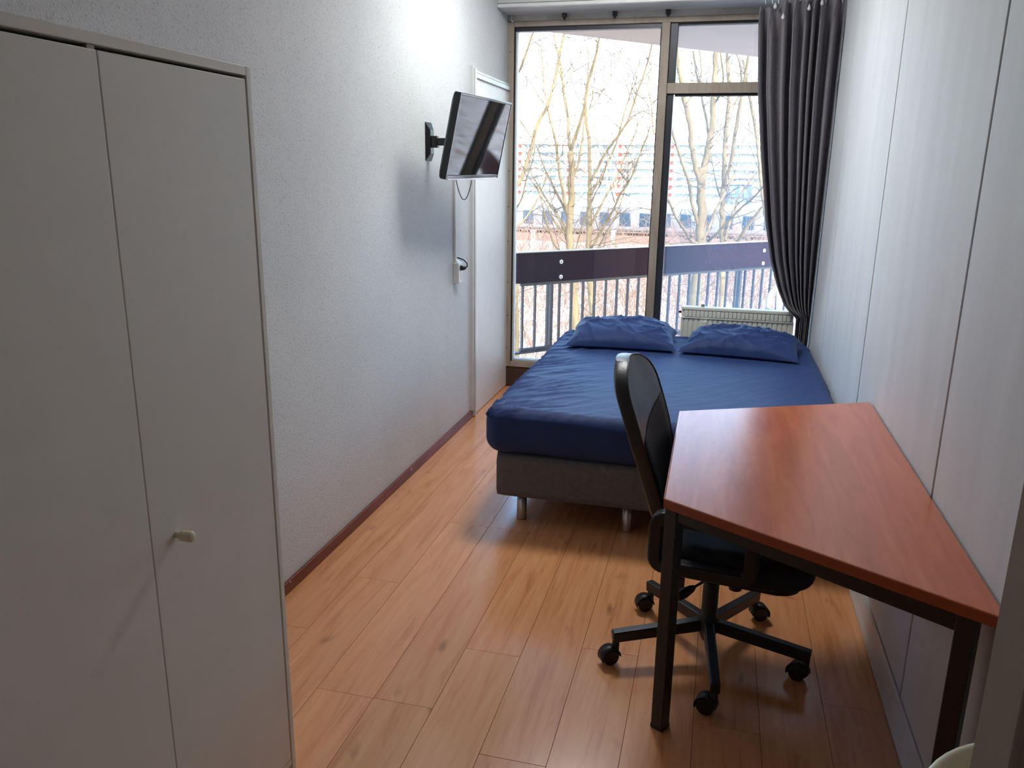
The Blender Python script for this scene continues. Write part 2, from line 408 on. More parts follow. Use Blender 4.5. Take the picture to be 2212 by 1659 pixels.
# entrance jamb close to the camera
struct(MB().bbox(0.2262, XR+.02, 0.55, 0.622, 0.0, ZC, 0.004).build('wall_entrance', M['entry']), 'dark taupe wall end at the lower right edge of the view', 'wall')
d1 = struct(MB().bbox(-1.05, -0.15, YB, YB+.035, 0.005, 2.03, 0.004).build('door_1', M['white_trim']), 'plain white entrance door', 'door')
MB().tube([(-0.24, YB+.035, 1.02), (-0.24, YB+.08, 1.02), (-0.36, YB+.08, 1.02)], 0.009, 10).build('door_handle', M['chrome'], d1)

# boards of the right wall, with joint strips
ys = [-1.1, -0.26, 1.01, 2.28, 3.555, 4.83, 5.8]
for a, b in zip(ys, ys[1:]):
    MB().bbox(XR, XR+.0122, a+.007, b-.007, 0.118, ZC, 0.0025, 2).build('panel', M['board'], wr)
for y in ys[1:-1]:
    MB().bbox(XR+.004, XR+.012, y-.0045, y+.0045, 0.118, ZC, 0.001, 1).build('joint_strip', M['alu_trim'], wr)
# right skirting: coved white profile
b = MB(); prof = [(XR+.012, 0.004), (XR-.016, 0.004), (XR-.017, 0.016), (XR-.010, 0.05), (XR-.006, 0.10), (XR-.002, 0.112), (XR+.012, 0.112)]
n = len(prof); yy = [0.63, 3.0, YW-.01]
for k in range(2):
    vs = [(px, yy[k]+.0006, z) for px, z in prof]+[(px, yy[k+1]-.0006, z) for px, z in prof]
    b.add(vs, [tuple(range(n)), tuple(range(2*n-1, n-1, -1))]+[(i, i+n, (i+1) % n+n, (i+1) % n) for i in range(n)])
struct(b.build('baseboard_right', M['white_trim'], fix=True), 'white coved skirting along the panelled wall', 'baseboard')
# left skirting
struct(bev(MB().box(XL, XL+.014, 1.66, 4.915, 0.003, 0.05).build('baseboard_left', M['skirting']), 0.004), 'red-brown wooden skirting with white paint specks', 'baseboard')
# board fixed to the left wall next to the window
MB().bbox(XL-.001, XL+.014, 4.955, 5.79, 0.004, 2.145, 0.002).build('board', M['bright_board'], wl_)
t_ = MB().box(XL-.001, XL+.022, 4.905, 4.925, 0.05, 2.21).bbox(XL-.001, XL+.030, 4.928, 4.956, 0.004, 2.2, 0.003)
t_.build('board_trim', M['white_trim'], wl_)
MB().bbox(XL-.001, XL+.028, 4.957, 5.785, 2.146, 2.175, 0.003).bbox(XL-.001, XL+.02, 4.957, 5.785, 2.178, 2.192, 0.002).build('board_trim', M['white_trim'], wl_)

# ------------------------------------------------------------------ window
w1 = bpy.data.objects.new('window_1', None); COL.objects.link(w1); w1.location = (0, 0, 0)
struct(w1, 'tall timber window wall with one wide pane and two narrower dusty panes', 'window')
ZT, ZB = 2.635, 0.0
def fr(name, x0, x1, z0, z1, y0, y1, mat, b_=0.003): return MB().bbox(x0, x1, y0, y1, z0, z1, b_).build(name, M[mat], w1)
fr('jamb', XL, -1.487, 0.155, 2.595, 5.78, 5.88, 'wood_frame')
fr('jamb', 0.572, XR+.01, 0.155, 2.595, 5.78, 5.88, 'wood_frame')
fr('head_band', XL, XR+.01, 2.597, 2.636, 5.775, 5.89, 'head_band')
fr('head', -1.487, 0.572, 2.562, 2.597, 5.78, 5.88, 'wood_frame')
fr('bottom_rail', -1.487, 0.572, 0.155, 0.196, 5.78, 5.88, 'wood_frame')
fr('threshold', XL, XR+.01, 0.0, 0.152, 5.79, 5.90, 'dark_wood')
fr('mullion', -0.478, -0.424, 0.196, 2.562, 5.77, 5.88, 'wood_frame')
fr('transom', -0.424, 0.572, 2.118, 2.186, 5.78, 5.88, 'wood_frame')
# metal sash strips
fr('gasket', -1.486, -1.479, 0.197, 2.561, 5.795, 5.86, 'rubber', .001)
fr('sash_strip', -1.478, -0.479, 2.535, 2.561, 5.80, 5.86, 'dark_frame', .002)
fr('sash_strip', -1.478, -0.479, 0.197, 0.214, 5.80, 5.86, 'bead', .002)
fr('glazing_bead', -1.478, -1.470, 0.215, 2.534, 5.80, 5.86, 'bead', .001)
fr('gasket', -0.486, -0.479, 0.215, 2.534, 5.795, 5.86, 'rubber', .001)
for z0, z1 in ((2.187, 2.56), (0.197, 2.116)):
    fr('sash_strip', -0.423, -0.372 if z0 > 1 else -0.378, z0, z1, 5.80, 5.87, 'dark_frame', .003)
    fr('gasket', -0.371, 0.571, z1-.012, z1, 5.80, 5.87, 'rubber', .001)
fr('sash_strip', -0.371, 0.571, 0.197, 0.225, 5.80, 5.87, 'dark_frame', .002)
MB().box(-1.477, -0.48, 5.826, 5.832, 0.2, 2.54).build('glass_pane', M['glass'], w1)
MB().box(-0.40, 0.571, 5.826, 5.832, 2.187, 2.56).build('glass_pane', M['hazy_glass'], w1)
MB().box(-0.40, 0.571, 5.826, 5.832, 0.21, 2.116).build('glass_pane', M['hazy_glass'], w1)
scr = MB().lathe([(0.0001, -.002), (0.004, -.002), (0.004, .001)], (0,0,0), 8, 'Y').mesh('screw', M['dark_frame'])
for z in [0.3, 0.55, 0.8, 1.1, 1.35, 1.6, 2.15, 2.4]: link('screw', scr, w1, (-1.512, 5.7795, z))

# ------------------------------------------------------------------ curtain rail and curtain
cr = thing('curtain_rail', 'white double-channel curtain rail along the plaster above the window', 'curtain rail', (0, 0, 0))
MB().bbox(XL+.001, XR-.004, 5.505, 5.539, 2.662, 2.686, 0.002).build('upper_channel', M['white_trim'], cr)
MB().bbox(XL+.001, XR-.004, 5.500, 5.539, 2.636, 2.659, 0.004).build('lower_channel', M['white_plastic'], cr)
for xx in (-1.4, -0.75, -0.1):
    MB().bbox(xx-.012, xx+.012, 5.503, 5.54, 2.686, 2.692, 0.002).build('clip', M['white_plastic'], cr)
bk = MB().bbox(-.016, .016, -.012, .012, -.016, .012, .003).cyl((0, 0, -.014), (0, 0, -.03), .009, 10).mesh('bracket', M['dark_frame'])
for xx in (-1.13, -0.79, -0.44): link('bracket', bk, cr, (xx, 5.75, 2.622))
MB().tube([(-1.50, 5.76, 2.634), (-1.50, 5.755, 2.60), (-1.492, 5.75, 2.588), (-1.485, 5.752, 2.60)], 0.005, 8).build('hook', M['white_plastic'], cr)

ct = thing('curtain', 'charcoal grey pleated curtain gathered at the right of the window', 'curtain', (0.4, 5.52, 0.05))
LK = [(2.60, .125), (2.567, .128), (2.1, .165), (1.735, .213), (1.3, .281), (1.066, .331), (.886, .391), (.78, .440), (.745, .47), (.70, .522), (.54, .525), (.05, .528)]
RK = [(2.63, .606), (2.0, .604), (1.0, .604), (.5, .602), (.05, .60)]
def interp(t, z):
    for (z0, x0), (z1, x1) in zip(t, t[1:]):
        if z <= z0 and z >= z1: k = (z0-z)/(z0-z1); return x0+(x1-x0)*k
    return t[0][1] if z > t[0][0] else t[-1][1]
NU, NV, NF = 320, 110, 8
cv = []
def cpos(u, v):
    # irregular pleats
    uu = u+0.030*math.sin(u*8.3+1)+0.014*math.sin(u*19+v*.8)
    top = 2.567+0.05*max(0, min(1, (u-0.16)/0.2))+0.018*max(0, 1-abs(u-0.03)/0.05)-0.018*max(0, 1-abs(u-0.17)/0.07)
    z = top+(0.05-top)*v
    xl, xr = interp(LK, z), interp(RK, z)
    ph = 2*PI*NF*uu
    s1 = math.sin(ph); sh = math.tanh(2.4*(s1+.45))-.1
    d = (top-z)
    amp = 0.056*(0.40+0.60*min(1, d/0.18)) * (1.0 if z > .8 else 1.0)
    amp *= (1+0.25*math.sin(u*17+2))
    xw = (xr-xl)
    x = xl+xw*u+0.34*xw/NF*math.sin(ph*1.0+PI/2+0.9)*min(1, d/0.1)*0.8
    wob = 0.010*math.sin(z*3.1+u*11)*min(1, d)
    yc = 5.468
    if z < .9: yc = 5.475
    y = yc-amp*sh*0.85+wob
    # pinched header
    if d < 0.14:
        k = 1-d/0.14; y += 0.012*k*math.sin(ph*2+1); z += 0.010*k*math.sin(ph+0.8)
    if z < .72: y = yc+0.02-(amp*0.9)*sh
    x = max(min(x, 0.607), .09)
    return (x-0.4, y-5.52, z-0.05)
for j in range(NV+1):
    for i in range(NU+1): cv.append(cpos(i/NU, j/NV))
cf = [(j*(NU+1)+i, j*(NU+1)+i+1, (j+1)*(NU+1)+i+1, (j+1)*(NU+1)+i) for j in range(NV) for i in range(NU)]
co = MB().add(cv, cf, True).build('cloth', M['curtain'], ct)
sd = co.modifiers.new('thick', 'SOLIDIFY'); sd.thickness = 0.003; sd.offset = 0
hk = []
for k, (xx, zz, yy_) in enumerate([(.16, 2.612, 5.50), (.20, 2.612, 5.50), (.235, 2.612, 5.50), (.275, 2.612, 5.50), (.31, 2.612, 5.50), (.34, 2.615, 5.49), (.385, 2.618, 5.47), (.42, 2.618, 5.47), (.455, 2.618, 5.47), (.50, 2.60, 5.46), (.55, 2.60, 5.46), (.592, 2.60, 5.46)]):
    MB().tube([(xx, yy_, zz+.026), (xx-.004, yy_-.004, zz+.004), (xx, yy_-.006, zz-.012)], 0.0032, 6).build('curtain_hook', M['white_plastic'], ct, (-.4, -5.52, -.05))
for xx, zz in ((.212, 2.575), (.262, 2.515), (.405, 2.56), (.475, 2.585)):
    MB().lathe([(0.0005, .02), (.004, .012), (.009, 0), (.010, -.008), (.006, -.015), (.0005, -.017)], (xx-.4, 5.425-5.52, zz-.05), 12).build('curtain_hook', M['white_plastic'], ct)

# ------------------------------------------------------------------ radiator
rd = thing('radiator', 'cream ribbed panel radiator under the window behind the right pillow', 'radiator', (0.148, 5.555, 0.15))
rx0, rx1, rz0, rz1 = -.366, .366, 0.0, 0.565
b = MB(); NR = 22; vs = []; prof = []
for i in range(NR):
    a = rx0+.012+(rx1-rx0-.024)*i/NR; w = (rx1-rx0-.024)/NR
    prof += [(a, -.024), (a+w*.12, -.0225), (a+w*.2, -.017), (a+w*.32, -.017), (a+w*.40, -.0225), (a+w*.5, -.024)]
prof.append((rx1-.012, -.024))
n = len(prof); vs = [(x, y, rz0) for x, y in prof]+[(x, y, rz1-.06) for x, y in prof]
b.add(vs, [(i, i+1, n+i+1, n+i) for i in range(n-1)])
b.box(rx0+.012, rx1-.012, -.016, .024, rz0, rz1-.06)
b.build('panel', M['radiator'], rd)
MB().bbox(rx0, rx1, -.034, .034, rz1-.012, rz1+.012, .007, 3).bbox(rx0, rx1, -.030, .030, rz1-.068, rz1-.058, .003).build('top_cover', M['radiator'], rd)
slot = MB().bbox(-.0115, .0115, -.0325, -.026, rz1-.056, rz1-.014, .003, 2).mesh('grille_rib', M['radiator'])
for i in range(26): link('grille_rib', slot, rd, (rx0+.02+(rx1-rx0-.04)*(i+.5)/26, 0, 0))
MB().box(rx0+.004, rx1-.004, -.025, .025, rz1-.058, rz1-.012).build('grille_back', M['radiator'], rd)
for sx in (rx0, rx1-.012): MB().bbox(sx, sx+.012, -.027, .03, rz0, rz1-.068, .004).build('side_cap', M['radiator'], rd)
hm = MB().bbox(-.016, .016, -.047, -.024, rz1-.175, rz1-.08, .003).build('heat_meter', M['white_plastic'], rd, (rx0+.155, 0, 0))
MB().box(-.006, .009, -.0475, -.046, rz1-.127, rz1-.121).box(-.009, -.004, -.0475, -.046, rz1-.140, rz1-.121).build('meter_display', M['black_plastic'], hm)
MB().bbox(-.012, .012, .0, .02, rz1+.012, rz1+.03, .002).build('bracket_clip', M['chrome'], rd, (rx0+.14, 0, 0))
MB().cyl((rx0-.02, 0, rz1-.03), (rx0, 0, rz1-.03), .008, 12).build('vent_plug', M['black_plastic'], rd)
for xx in (rx0+.1, rx1-.1): MB().bbox(xx-.015, xx+.015, -.01, .03, -.15, 0.0, .003).build('foot', M['radiator'], rd)

# ------------------------------------------------------------------ bed
bd = thing('bed', 'double boxspring bed with navy fitted sheet and charcoal base beside the right wall', 'bed', (-0.17, 4.35, 0))
def wr_bed(p, n):
    wx, wy = p.x-0.175+0.0, p.y+4.36
    h = 0.0
    if n.z > 0.3:
        el = max(0, 1-(p.x+0.78)/0.5)
        eb = max(0, 1-(1.02-p.y)/0.75)
        ef = max(0, 1-(p.y+1.02)/0.25)
        a = noise.noise(Vector((wx*3.0+wy*2.2, (wy-wx)*13, 0.3)))
        a2 = noise.noise(Vector((wx*2.0, wy*22, 4.1)))
        r1 = (1-abs(a))**5; r2 = (1-abs(a2))**6
        h += 0.011*el*r1+0.008*eb*r2+0.003*r1*0.5
        h += 0.006*noise.noise(Vector((wx*1.6, wy*1.6, 0)))
        cd = math.hypot(p.x+.78, p.y+1.03)
        h += 0.012*max(0, 1-cd/0.45)*(1-abs(noise.noise(Vector((math.atan2(p.y+1.03, p.x+.78)*6, cd*2.5, 1)))))**4
    else:
        h += 0.006*noise.noise(Vector((wx*4, wy*4, p.z*6)))
        h += 0.005*(1-abs(noise.noise(Vector((wx*14, wy*14, p.z*3)))))**4*max(0, n.z+.6)
    # slack underside of the foot end
    return h
mt = MB().rbox((-0.016, 0.005, 0.452), (0.796, 1.03, 0.103), 0.062, (150, 190, 14), wr_bed, rp=0.09)
mo = mt.build('mattress', M['navy'], bd); mo['label'] = 'mattress in a navy cotton fitted sheet'
MB().rbox((0.005, 0.0, 0.243), (0.765, 1.0, 0.103), 0.014, (30, 40, 6), None, rp=0.03).build('boxspring_base', M['grey_fabric'], bd)
leg = MB().lathe([(0.0005, 0.0), (.022, 0.0), (.0235, .003), (.0235, .141), (.0005, .141)], (0,0,0), 24).mesh('leg', M['chrome'])
for lx in (-.817, -.316, .12, .50):
    for ly in (3.44, 5.25): link('leg', leg, bd, (lx+.17, ly-4.35, 0))

def pillow(name, loc, rz, hx, hy, hz, seed, tilt=0.0):
    N1, N2 = 84, 56; vs = []; fs = []
    def pt(i, j, top):
        u = -1+2*i/N1; v = -1+2*j/N2
        pu = max(0, 1-abs(u)**3.2); pv = max(0, 1-abs(v)**2.6)
        hgt = (pu**0.5)*(pv**0.5)
        edge = 1-0.07*(1-v*v)*abs(u)**4 - 0.0
        edv = 1-0.10*(1-u*u)*abs(v)**4
        x = u*hx*edge; y = v*hy*edv
        P = Vector((x*2.2+seed, y*2.2, seed*1.7))
        w1 = noise.noise(Vector((x*2.5+seed, y*2.5, 9)))
        a = noise.noise(Vector(((x*2.6+y*1.2)+seed+w1*.5, (y*9-x*4)+w1*1.6, seed)))
        b2 = noise.noise(Vector(((x*10+y*8)+seed+w1, (y*5-x*2.5), seed+3)))
        rdg = (1-abs(a))**6; rd2 = (1-abs(b2))**7
        lump = noise.noise(P)
        skew = 1+.12*v
        if top:
            z = hz*1.55*hgt*skew*(1+0.16*lump)+(0.017*rdg+0.010*rd2)*min(1, hgt*1.5)
            y += 0.010*rdg*hgt
        else:
            z = -hz*0.45*hgt*(1+0.15*lump)
        return (x, y, z)
    for top in (1, 0):
        o = len(vs)
        for j in range(N2+1):
            for i in range(N1+1): vs.append(pt(i, j, top))
        for j in range(N2):
            for i in range(N1):
                q = (o+j*(N1+1)+i, o+j*(N1+1)+i+1, o+(j+1)*(N1+1)+i+1, o+(j+1)*(N1+1)+i)
                fs.append(q if top else q[::-1])
    o = MB().add(vs, fs, True).build(name, M['navy'], None, loc, (tilt, 0, rz))
    return o
tag(pillow('pillow', (-0.545, 4.98, 0.588), 0.05, .335, .24, .067, 1.3, 0.05), 'crumpled navy pillow on the bed, left one in front of the railing bars', 'pillow', 'navy pillows on the bed')
tag(pillow('pillow', (0.175, 4.96, 0.585), -0.12, .345, .235, .060, 5.9, 0.05), 'flatter navy pillow on the bed, in front of the radiator', 'pillow', 'navy pillows on the bed')

# ------------------------------------------------------------------ desk
A, B_, C_, D_ = Vector((.6105, 3.235)), Vector((.6105, 1.615)), Vector((-.0925, 2.045)), Vector((-.0965, 2.895))
dk = thing('desk', 'trapezoid desk with cherry wood top and black metal frame against the right wall', 'desk', (0.3, 2.45, 0))
off = Vector((0.3, 2.45))
poly = [tuple(q-off) for q in (B_, A, D_, C_)]
bev(MB().prism(poly, 0.727, 0.755).build('tabletop', M['cherry'], dk), 0.0025)
# edge bands, one on each side
for a, b in ((C_, B_), (D_, C_), (A, D_)):
    a2, b2 = a-off, b-off; d = (b2-a2).normalized(); nn = Vector((d.y, -d.x))
    q = [a2+d*.002, b2-d*.002, b2-d*.002+nn*.0016, a2+d*.002+nn*.0016]
    MB().prism([tuple(v) for v in q], 0.7285, 0.7535).build('edge_band', M['cherry_edge'], dk, fix=True)
cen = (A+B_+C_+D_)/4
def inset(q, d=0.045):
    i = [A, B_, C_, D_].index(q); pr = [A, B_, C_, D_][i-1]; nx = [A, B_, C_, D_][(i+1) % 4]
    e1 = (pr-q).normalized(); e2 = (nx-q).normalized(); bis = (e1+e2).normalized(); s_ = math.sqrt(max(1e-6, (1-e1.dot(e2))/2))
    return q+bis*(d/s_)
IN = {k: inset(q, .034 if k in 'C' else .045) for k, q in zip('ABCD', (A, B_, C_, D_))}
IN['A'] = Vector((.575, 3.205))
IN['B'] = Vector((.566, 1.690))
IN['C'] = Vector((-.064, 2.105))
for k, l in ('AB', 'BC', 'CD', 'DA'):
    a, b = IN[k]-off, IN[l]-off
    MB().obox((a.x, a.y, .701), (b.x, b.y, .701), .03, .05).build('frame_rail', M['black_metal'], dk)
nd = (B_-C_).normalized(); ang = math.atan2(nd.y, nd.x)
for k in 'ABCD':
    q = IN[k]-off; rz_ = ang if k in 'BC' else 0
    lo = MB().bbox(-.02, .02, -.02, .02, .008, .7265, .003).build('leg', M['black_metal'], dk, (q.x, q.y, 0), (0, 0, rz_))
    MB().bbox(-.021, .021, -.021, .021, 0.0, .014, .002).build('foot_cap', M['black_plastic'], lo)

# ------------------------------------------------------------------ office chair
ch = thing('office_chair', 'black swivel office chair with loop armrests pushed under the desk', 'chair', (0.06, 2.524, 0))
CA = math.radians(-8)
cm = Matrix.Rotation(CA, 4, 'Z')
for k in range(5):
    a = math.radians(-85+72*k); d = Vector((math.cos(a), math.sin(a), 0))
    s_ = Vector((-d.y, d.x, 0))
    lg = MB().obox(d*.02+Vector((0, 0, .122)), d*.335+Vector((0, 0, .098)), .034, .042, taper=.92)
    lo = bev(lg.build('leg', M['black_metal'], ch), .005, 3)
    # caster: two wheels, hood and stem, trailing to one side
    tr = Matrix.Rotation(math.radians([165, 150, 20, 200, 215][k]), 4, 'Z') @ Vector((.022, 0, 0))
    c0 = d*.322; wc = c0+Vector((tr.x, tr.y, .029)); axd = Vector((-tr.y, tr.x, 0)).normalized()
    cs = MB().cyl(c0+Vector((0, 0, .03)), c0+Vector((0, 0, .085)), .010, 12)
    # hood: half shell around the wheels
    hp = []
    nseg = 14
    vs = []; fs = []
    fw = Vector((tr.x, tr.y, 0)).normalized()
    for i in range(nseg+1):
        th = math.radians(-20+200*i/nseg); rr = .031
        p0 = wc+fw*(math.cos(th)*rr)+Vector((0, 0, math.sin(th)*rr))
        for sgn, r_ in ((-1, 1), (1, 1)): vs.append(p0+axd*sgn*.021)
    for i in range(nseg): fs.append((2*i, 2*i+1, 2*i+3, 2*i+2))
    cs.add(vs, fs, True)
    cst = cs.build('caster', M['black_plastic'], ch)
    hm_ = cst.modifiers.new('t', 'SOLIDIFY'); hm_.thickness = .003; hm_.offset = 1
    for sgn in (-1, 1):
        MB().tube([wc+axd*sgn*.004, wc+axd*sgn*.006, wc+axd*sgn*.018, wc+axd*sgn*.020], [.026, .0275, .0275, .024], 24).build('wheel', M['black_plastic'], cst)
MB().lathe([(.0005, .06), (.018, .06), (.026, .075), (.034, .10), (.036, .14), (.030, .155), (.027, .16), (.0265, .275), (.024, .282), (.017, .283), (.017, .345), (.0005, .345)], (0,0,0), 28).build('gas_lift', M['black_metal'], ch)
mech = MB().bbox(-.10, .10, -.09, .09, .335, .374, .008).bbox(-.05, .06, -.05, .05, .30, .336, .008)
mech.xf(cm).build('tilt_mechanism', M['black_metal'], ch)
MB().tube([(0.0, -.02, .315), (-.035, -.06, .298), (-.06, -.085, .290)], .0045, 8).build('lever', M['black_metal'], ch)
MB().tube([(-.055, -.080, .292), (-.062, -.087, .289), (-.085, -.107, .280), (-.105, -.125, .275), (-.112, -.131, .274)], [.007, .012, .017, .016, .008], 14).build('lever_grip', M['black_plastic'], ch)
MB().tube([(-.10, .0, .34), (-.105, .0, .28)], [.012, .016], 12).build('tension_knob', M['black_plastic'], ch)
def cush(p, n): return 0.010*(1 if n.z > .3 else 0)*(1-(p.x/.26)**2)
MB().rbox((.082, 0, .438), (.236, .225, .042), .036, (26, 26, 8), cush, rp=.09).xf(cm).build('seat', M['black_mesh'], ch)
MB().rbox((.075, 0, .386), (.21, .20, .014), .012, (12, 12, 4), None, rp=.08).xf(cm).build('seat_shell', M['black_plastic'], ch)
# backrest: shield shaped padded panel, leaning back, curved around the sitter
def back_pt(u, w, t):
    # u -1..1 across, w 0..1 up, t -1 back .. 1 front
    z = .50+.512*w
    hw = .115+.075*min(1, w/.55)
    if w > .80: hw *= math.sqrt(max(0.0, 1-((w-.80)/.2)**2*0.80))
    if w < .06: hw *= .88+.12*w/.06
    y = u*hw
    xx = -.185-.155*w+.012*math.sin(w*PI)+.022*u*u
    th = .030*(1-.35*abs(u)**6)*(1-.3*(2*w-1)**8)
    return Vector((xx+t*th, y, z+ (0.012*(1-u*u) if w > .97 else 0)))
N1, N2 = 22, 40; vs = []; fs = []
for t in (1, -1):
    for j in range(N2+1):
        for i in range(N1+1): vs.append(back_pt(-1+2*i/N1, j/N2, t))
st = (N1+1)*(N2+1); id_ = lambda t, i, j: t*st+j*(N1+1)+i
for j in range(N2):
    for i in range(N1):
        fs.append((id_(0,i,j), id_(0,i+1,j), id_(0,i+1,j+1), id_(0,i,j+1)))
        fs.append((id_(1,i,j), id_(1,i,j+1), id_(1,i+1,j+1), id_(1,i+1,j)))
for j in range(N2):
    fs.append((id_(0,0,j), id_(0,0,j+1), id_(1,0,j+1), id_(1,0,j))); fs.append((id_(0,N1,j), id_(1,N1,j), id_(1,N1,j+1), id_(0,N1,j+1)))
for i in range(N1):
    fs.append((id_(0,i,0), id_(1,i,0), id_(1,i+1,0), id_(0,i+1,0))); fs.append((id_(0,i,N2), id_(0,i+1,N2), id_(1,i+1,N2), id_(1,i,N2)))
bo = MB().add(vs, fs, True).xf(cm).build('backrest', M['black_leather'], ch, fix=True)
bev(bo, .010, 3)
# piping along the front edge and the darker mesh insert
pp = [back_pt(-.98, w/30, 1)+Vector((.001, 0, 0)) for w in range(2, 31)]+[back_pt(-.98+1.96*i/12, 1, 1)+Vector((.001, 0, .001)) for i in range(1, 12)]+[back_pt(.98, w/30, 1)+Vector((.001, 0, 0)) for w in range(30, 1, -1)]
MB().tube(pp, .0028, 6).xf(cm).build('piping', M['black_leather'], bo)
b = MB(); vs = []; fs = []
for j in range(13):
    for i in range(9):
        w = .06+.50*j/12; u = -.9+1.8*i/8
        w2 = w+0.16*(u+.9)/1.8*(j/12)
        vs.append(back_pt(u, w2, 1)+Vector((.003, 0, 0)))
for j in range(12):
    for i in range(8): fs.append((j*9+i, j*9+i+1, (j+1)*9+i+1, (j+1)*9+i))
io = b.add(vs, fs, True).xf(cm).build('mesh_insert', M['black_mesh'], bo)
io.modifiers.new('t', 'SOLIDIFY').thickness = .002
MB().obox((-.10, 0, .345), (-.20, 0, .36), .06, .012).obox((-.195, 0, .35), (-.215, 0, .58), .06, .012, up=(1, 0, 0)).xf(cm).build('back_bar', M['black_metal'], ch)
# loop armrests
def loop(y):
    x0, x1, z0, z1, r = -.165, .162, .420, .620, .05
    pts = []
    for cx, cz, a0 in ((x1-r, z1-r, 0), (x0+r, z1-r, 90), (x0+r, z0+r, 180), (x1-r, z0+r, 270)):
        for k in range(7): a = math.radians(a0+15*k); pts.append((cx+r*math.cos(a), cz+r*math.sin(a)))
    ins = []; t_ = .042
    for cx, cz, a0 in ((x1-r, z1-r, 0), (x0+r, z1-r, 90), (x0+r, z0+r, 180), (x1-r, z0+r, 270)):
        for k in range(7): a = math.radians(a0+15*k); ins.append((cx+(r-t_)*math.cos(a), cz+(r-t_)*math.sin(a)))
    n = len(pts); vs = []
    for yy in (y-.024, y+.024):
        vs += [(p[0], yy, p[1]) for p in pts]; vs += [(p[0], yy, p[1]) for p in ins]
    fs = []
    for i in range(n):
        j = (i+1) % n
        fs += [(i, j, n+j, n+i), (2*n+j, 2*n+i, 3*n+i, 3*n+j), (j, i, 2*n+i, 2*n+j), (n+i, n+j, 3*n+j, 3*n+i)]
    return MB().add(vs, fs, False)
for sy in (-1, 1):
    ao = bev(loop(sy*.262).xf(cm).build('armrest', M['black_plastic'], ch, fix=True), .008, 3)
    for xx in (-.09, .10):
        MB().cyl((xx, sy*.262, .407), (xx, sy*.262, .425), .019, 14).xf(cm).build('mount_boss', M['black_plastic'], ao)
        MB().obox((xx, sy*.19, .385), (xx, sy*.262, .412), .03, .014).xf(cm).build('mount_strap', M['black_plastic'], ao)

# ------------------------------------------------------------------ wardrobe
wx, wy0, wy1, wz = -1.0, 0.735, 1.629, 1.808
wd = thing('wardrobe', 'tall off-white two-door wardrobe in the left foreground', 'wardrobe', (-1.26, (wy0+wy1)/2, 0))
o_ = Vector((-1.26, (wy0+wy1)/2, 0))
def wbox(name, x0, x1, y0, y1, z0, z1, mat, parent=None, b_=.0015): return MB().bbox(x0-o_.x, x1-o_.x, y0-o_.y, y1-o_.y, z0, z1, b_, 2).build(name, M[mat], parent or wd)
wbox('side_panel', XL+.02, wx, wy1-.017, wy1, 0, wz, 'wardrobe_edge')
wbox('side_panel', XL+.02, wx, wy0, wy0+.017, 0, wz, 'wardrobe_edge')
wbox('top_panel', XL+.02, wx, wy0+.0175, wy1-.0175, wz-.019, wz, 'wardrobe_edge')
wbox('bottom_panel', XL+.02, wx-.002, wy0+.0175, wy1-.0175, 0.06, 0.078, 'wardrobe_edge')
wbox('plinth', wx-.05, wx-.035, wy0+.0175, wy1-.0175, 0.0, 0.06, 'wardrobe_edge')
wbox('back_panel', XL+.021, XL+.026, wy0+.0175, wy1-.0175, 0.06, wz-.019, 'wardrobe_edge')
ysm = 1.18
dR = wbox('door', wx-.019, wx-.001, ysm+.0012, wy1-.0215, 0.082, wz-.0265, 'wardrobe')
dL = wbox('door', wx-.019, wx-.001, wy0+.020, ysm-.0012, 0.082, wz-.0265, 'wardrobe')
kl = Vector((wx, 1.248, .895))-o_
MB().lathe([(.0005, 0), (.006, 0), (.006, .012), (.0105, .0125), (.0112, .016), (.0112, .036), (.0095, .039), (.0005, .039)], kl, 20, 'X').build('knob', M['cream'], dR)
wbox('hinge_stop', wx-.03, wx-.006, ysm-.016, ysm+.002, wz-.028, wz-.0185, 'alu_trim', None, .001)

# ------------------------------------------------------------------ television on its wall bracket
tvc = Vector((-1.25, 4.19, 1.76)); TW, TH = .708, .412
tm = Matrix.Translation(tvc) @ Matrix.Rotation(-.098, 4, 'Z') @ Matrix.Rotation(.214, 4, 'Y') @ Matrix.Rotation(.008, 4, 'X')
tv = thing('television', 'flat black television tilted down on the wall bracket near the window', 'television')
tv.matrix_world = tm
MB().box(-.004, -.0005, -TW/2+.012, TW/2-.012, -TH/2+.022, TH/2-.012).build('screen', M['screen'], tv)
bz = MB().bbox(-.03, .002, -TW/2, -TW/2+.0115, -TH/2, TH/2, .002).bbox(-.03, .002, TW/2-.0115, TW/2, -TH/2, TH/2, .002).bbox(-.03, .002, -TW/2+.011, TW/2-.011, TH/2-.0115, TH/2, .002).bbox(-.03, .002, -TW/2+.011, TW/2-.011, -TH/2, -TH/2+.0215, .002)
bz.build('bezel', M['gloss_black'], tv)
vs = []
for xx, k, kz in ((-.005, 1.0, 1.0), (-.035, .995, .99), (-.055, .90, .86), (-.075, .70, .66)):
    for sy, sz in ((-1,-1),(1,-1),(1,1),(-1,1)): vs.append((xx, sy*(TW/2-.001)*k, sz*(TH/2-.001)*kz-(1-kz)*.03))
fs = [(0,1,2,3)]+[(i*4+k, i*4+(k+1) % 4, i*4+4+(k+1) % 4, i*4+4+k) for i in range(3) for k in range(4)]+[(15,14,13,12)]
bev(MB().add(vs, fs).build('back_shell', M['black_plastic'], tv, fix=True), .004)
MB().bbox(-.012, .005, -TW/2+.02, TW/2-.02, -TH/2-.002, -TH/2+.004, .002).build('trim_strip', M['chrome'], tv)
tb = thing('tv_bracket', 'black swivel wall bracket holding the television', 'wall bracket', (XL, 4.17, 1.745))
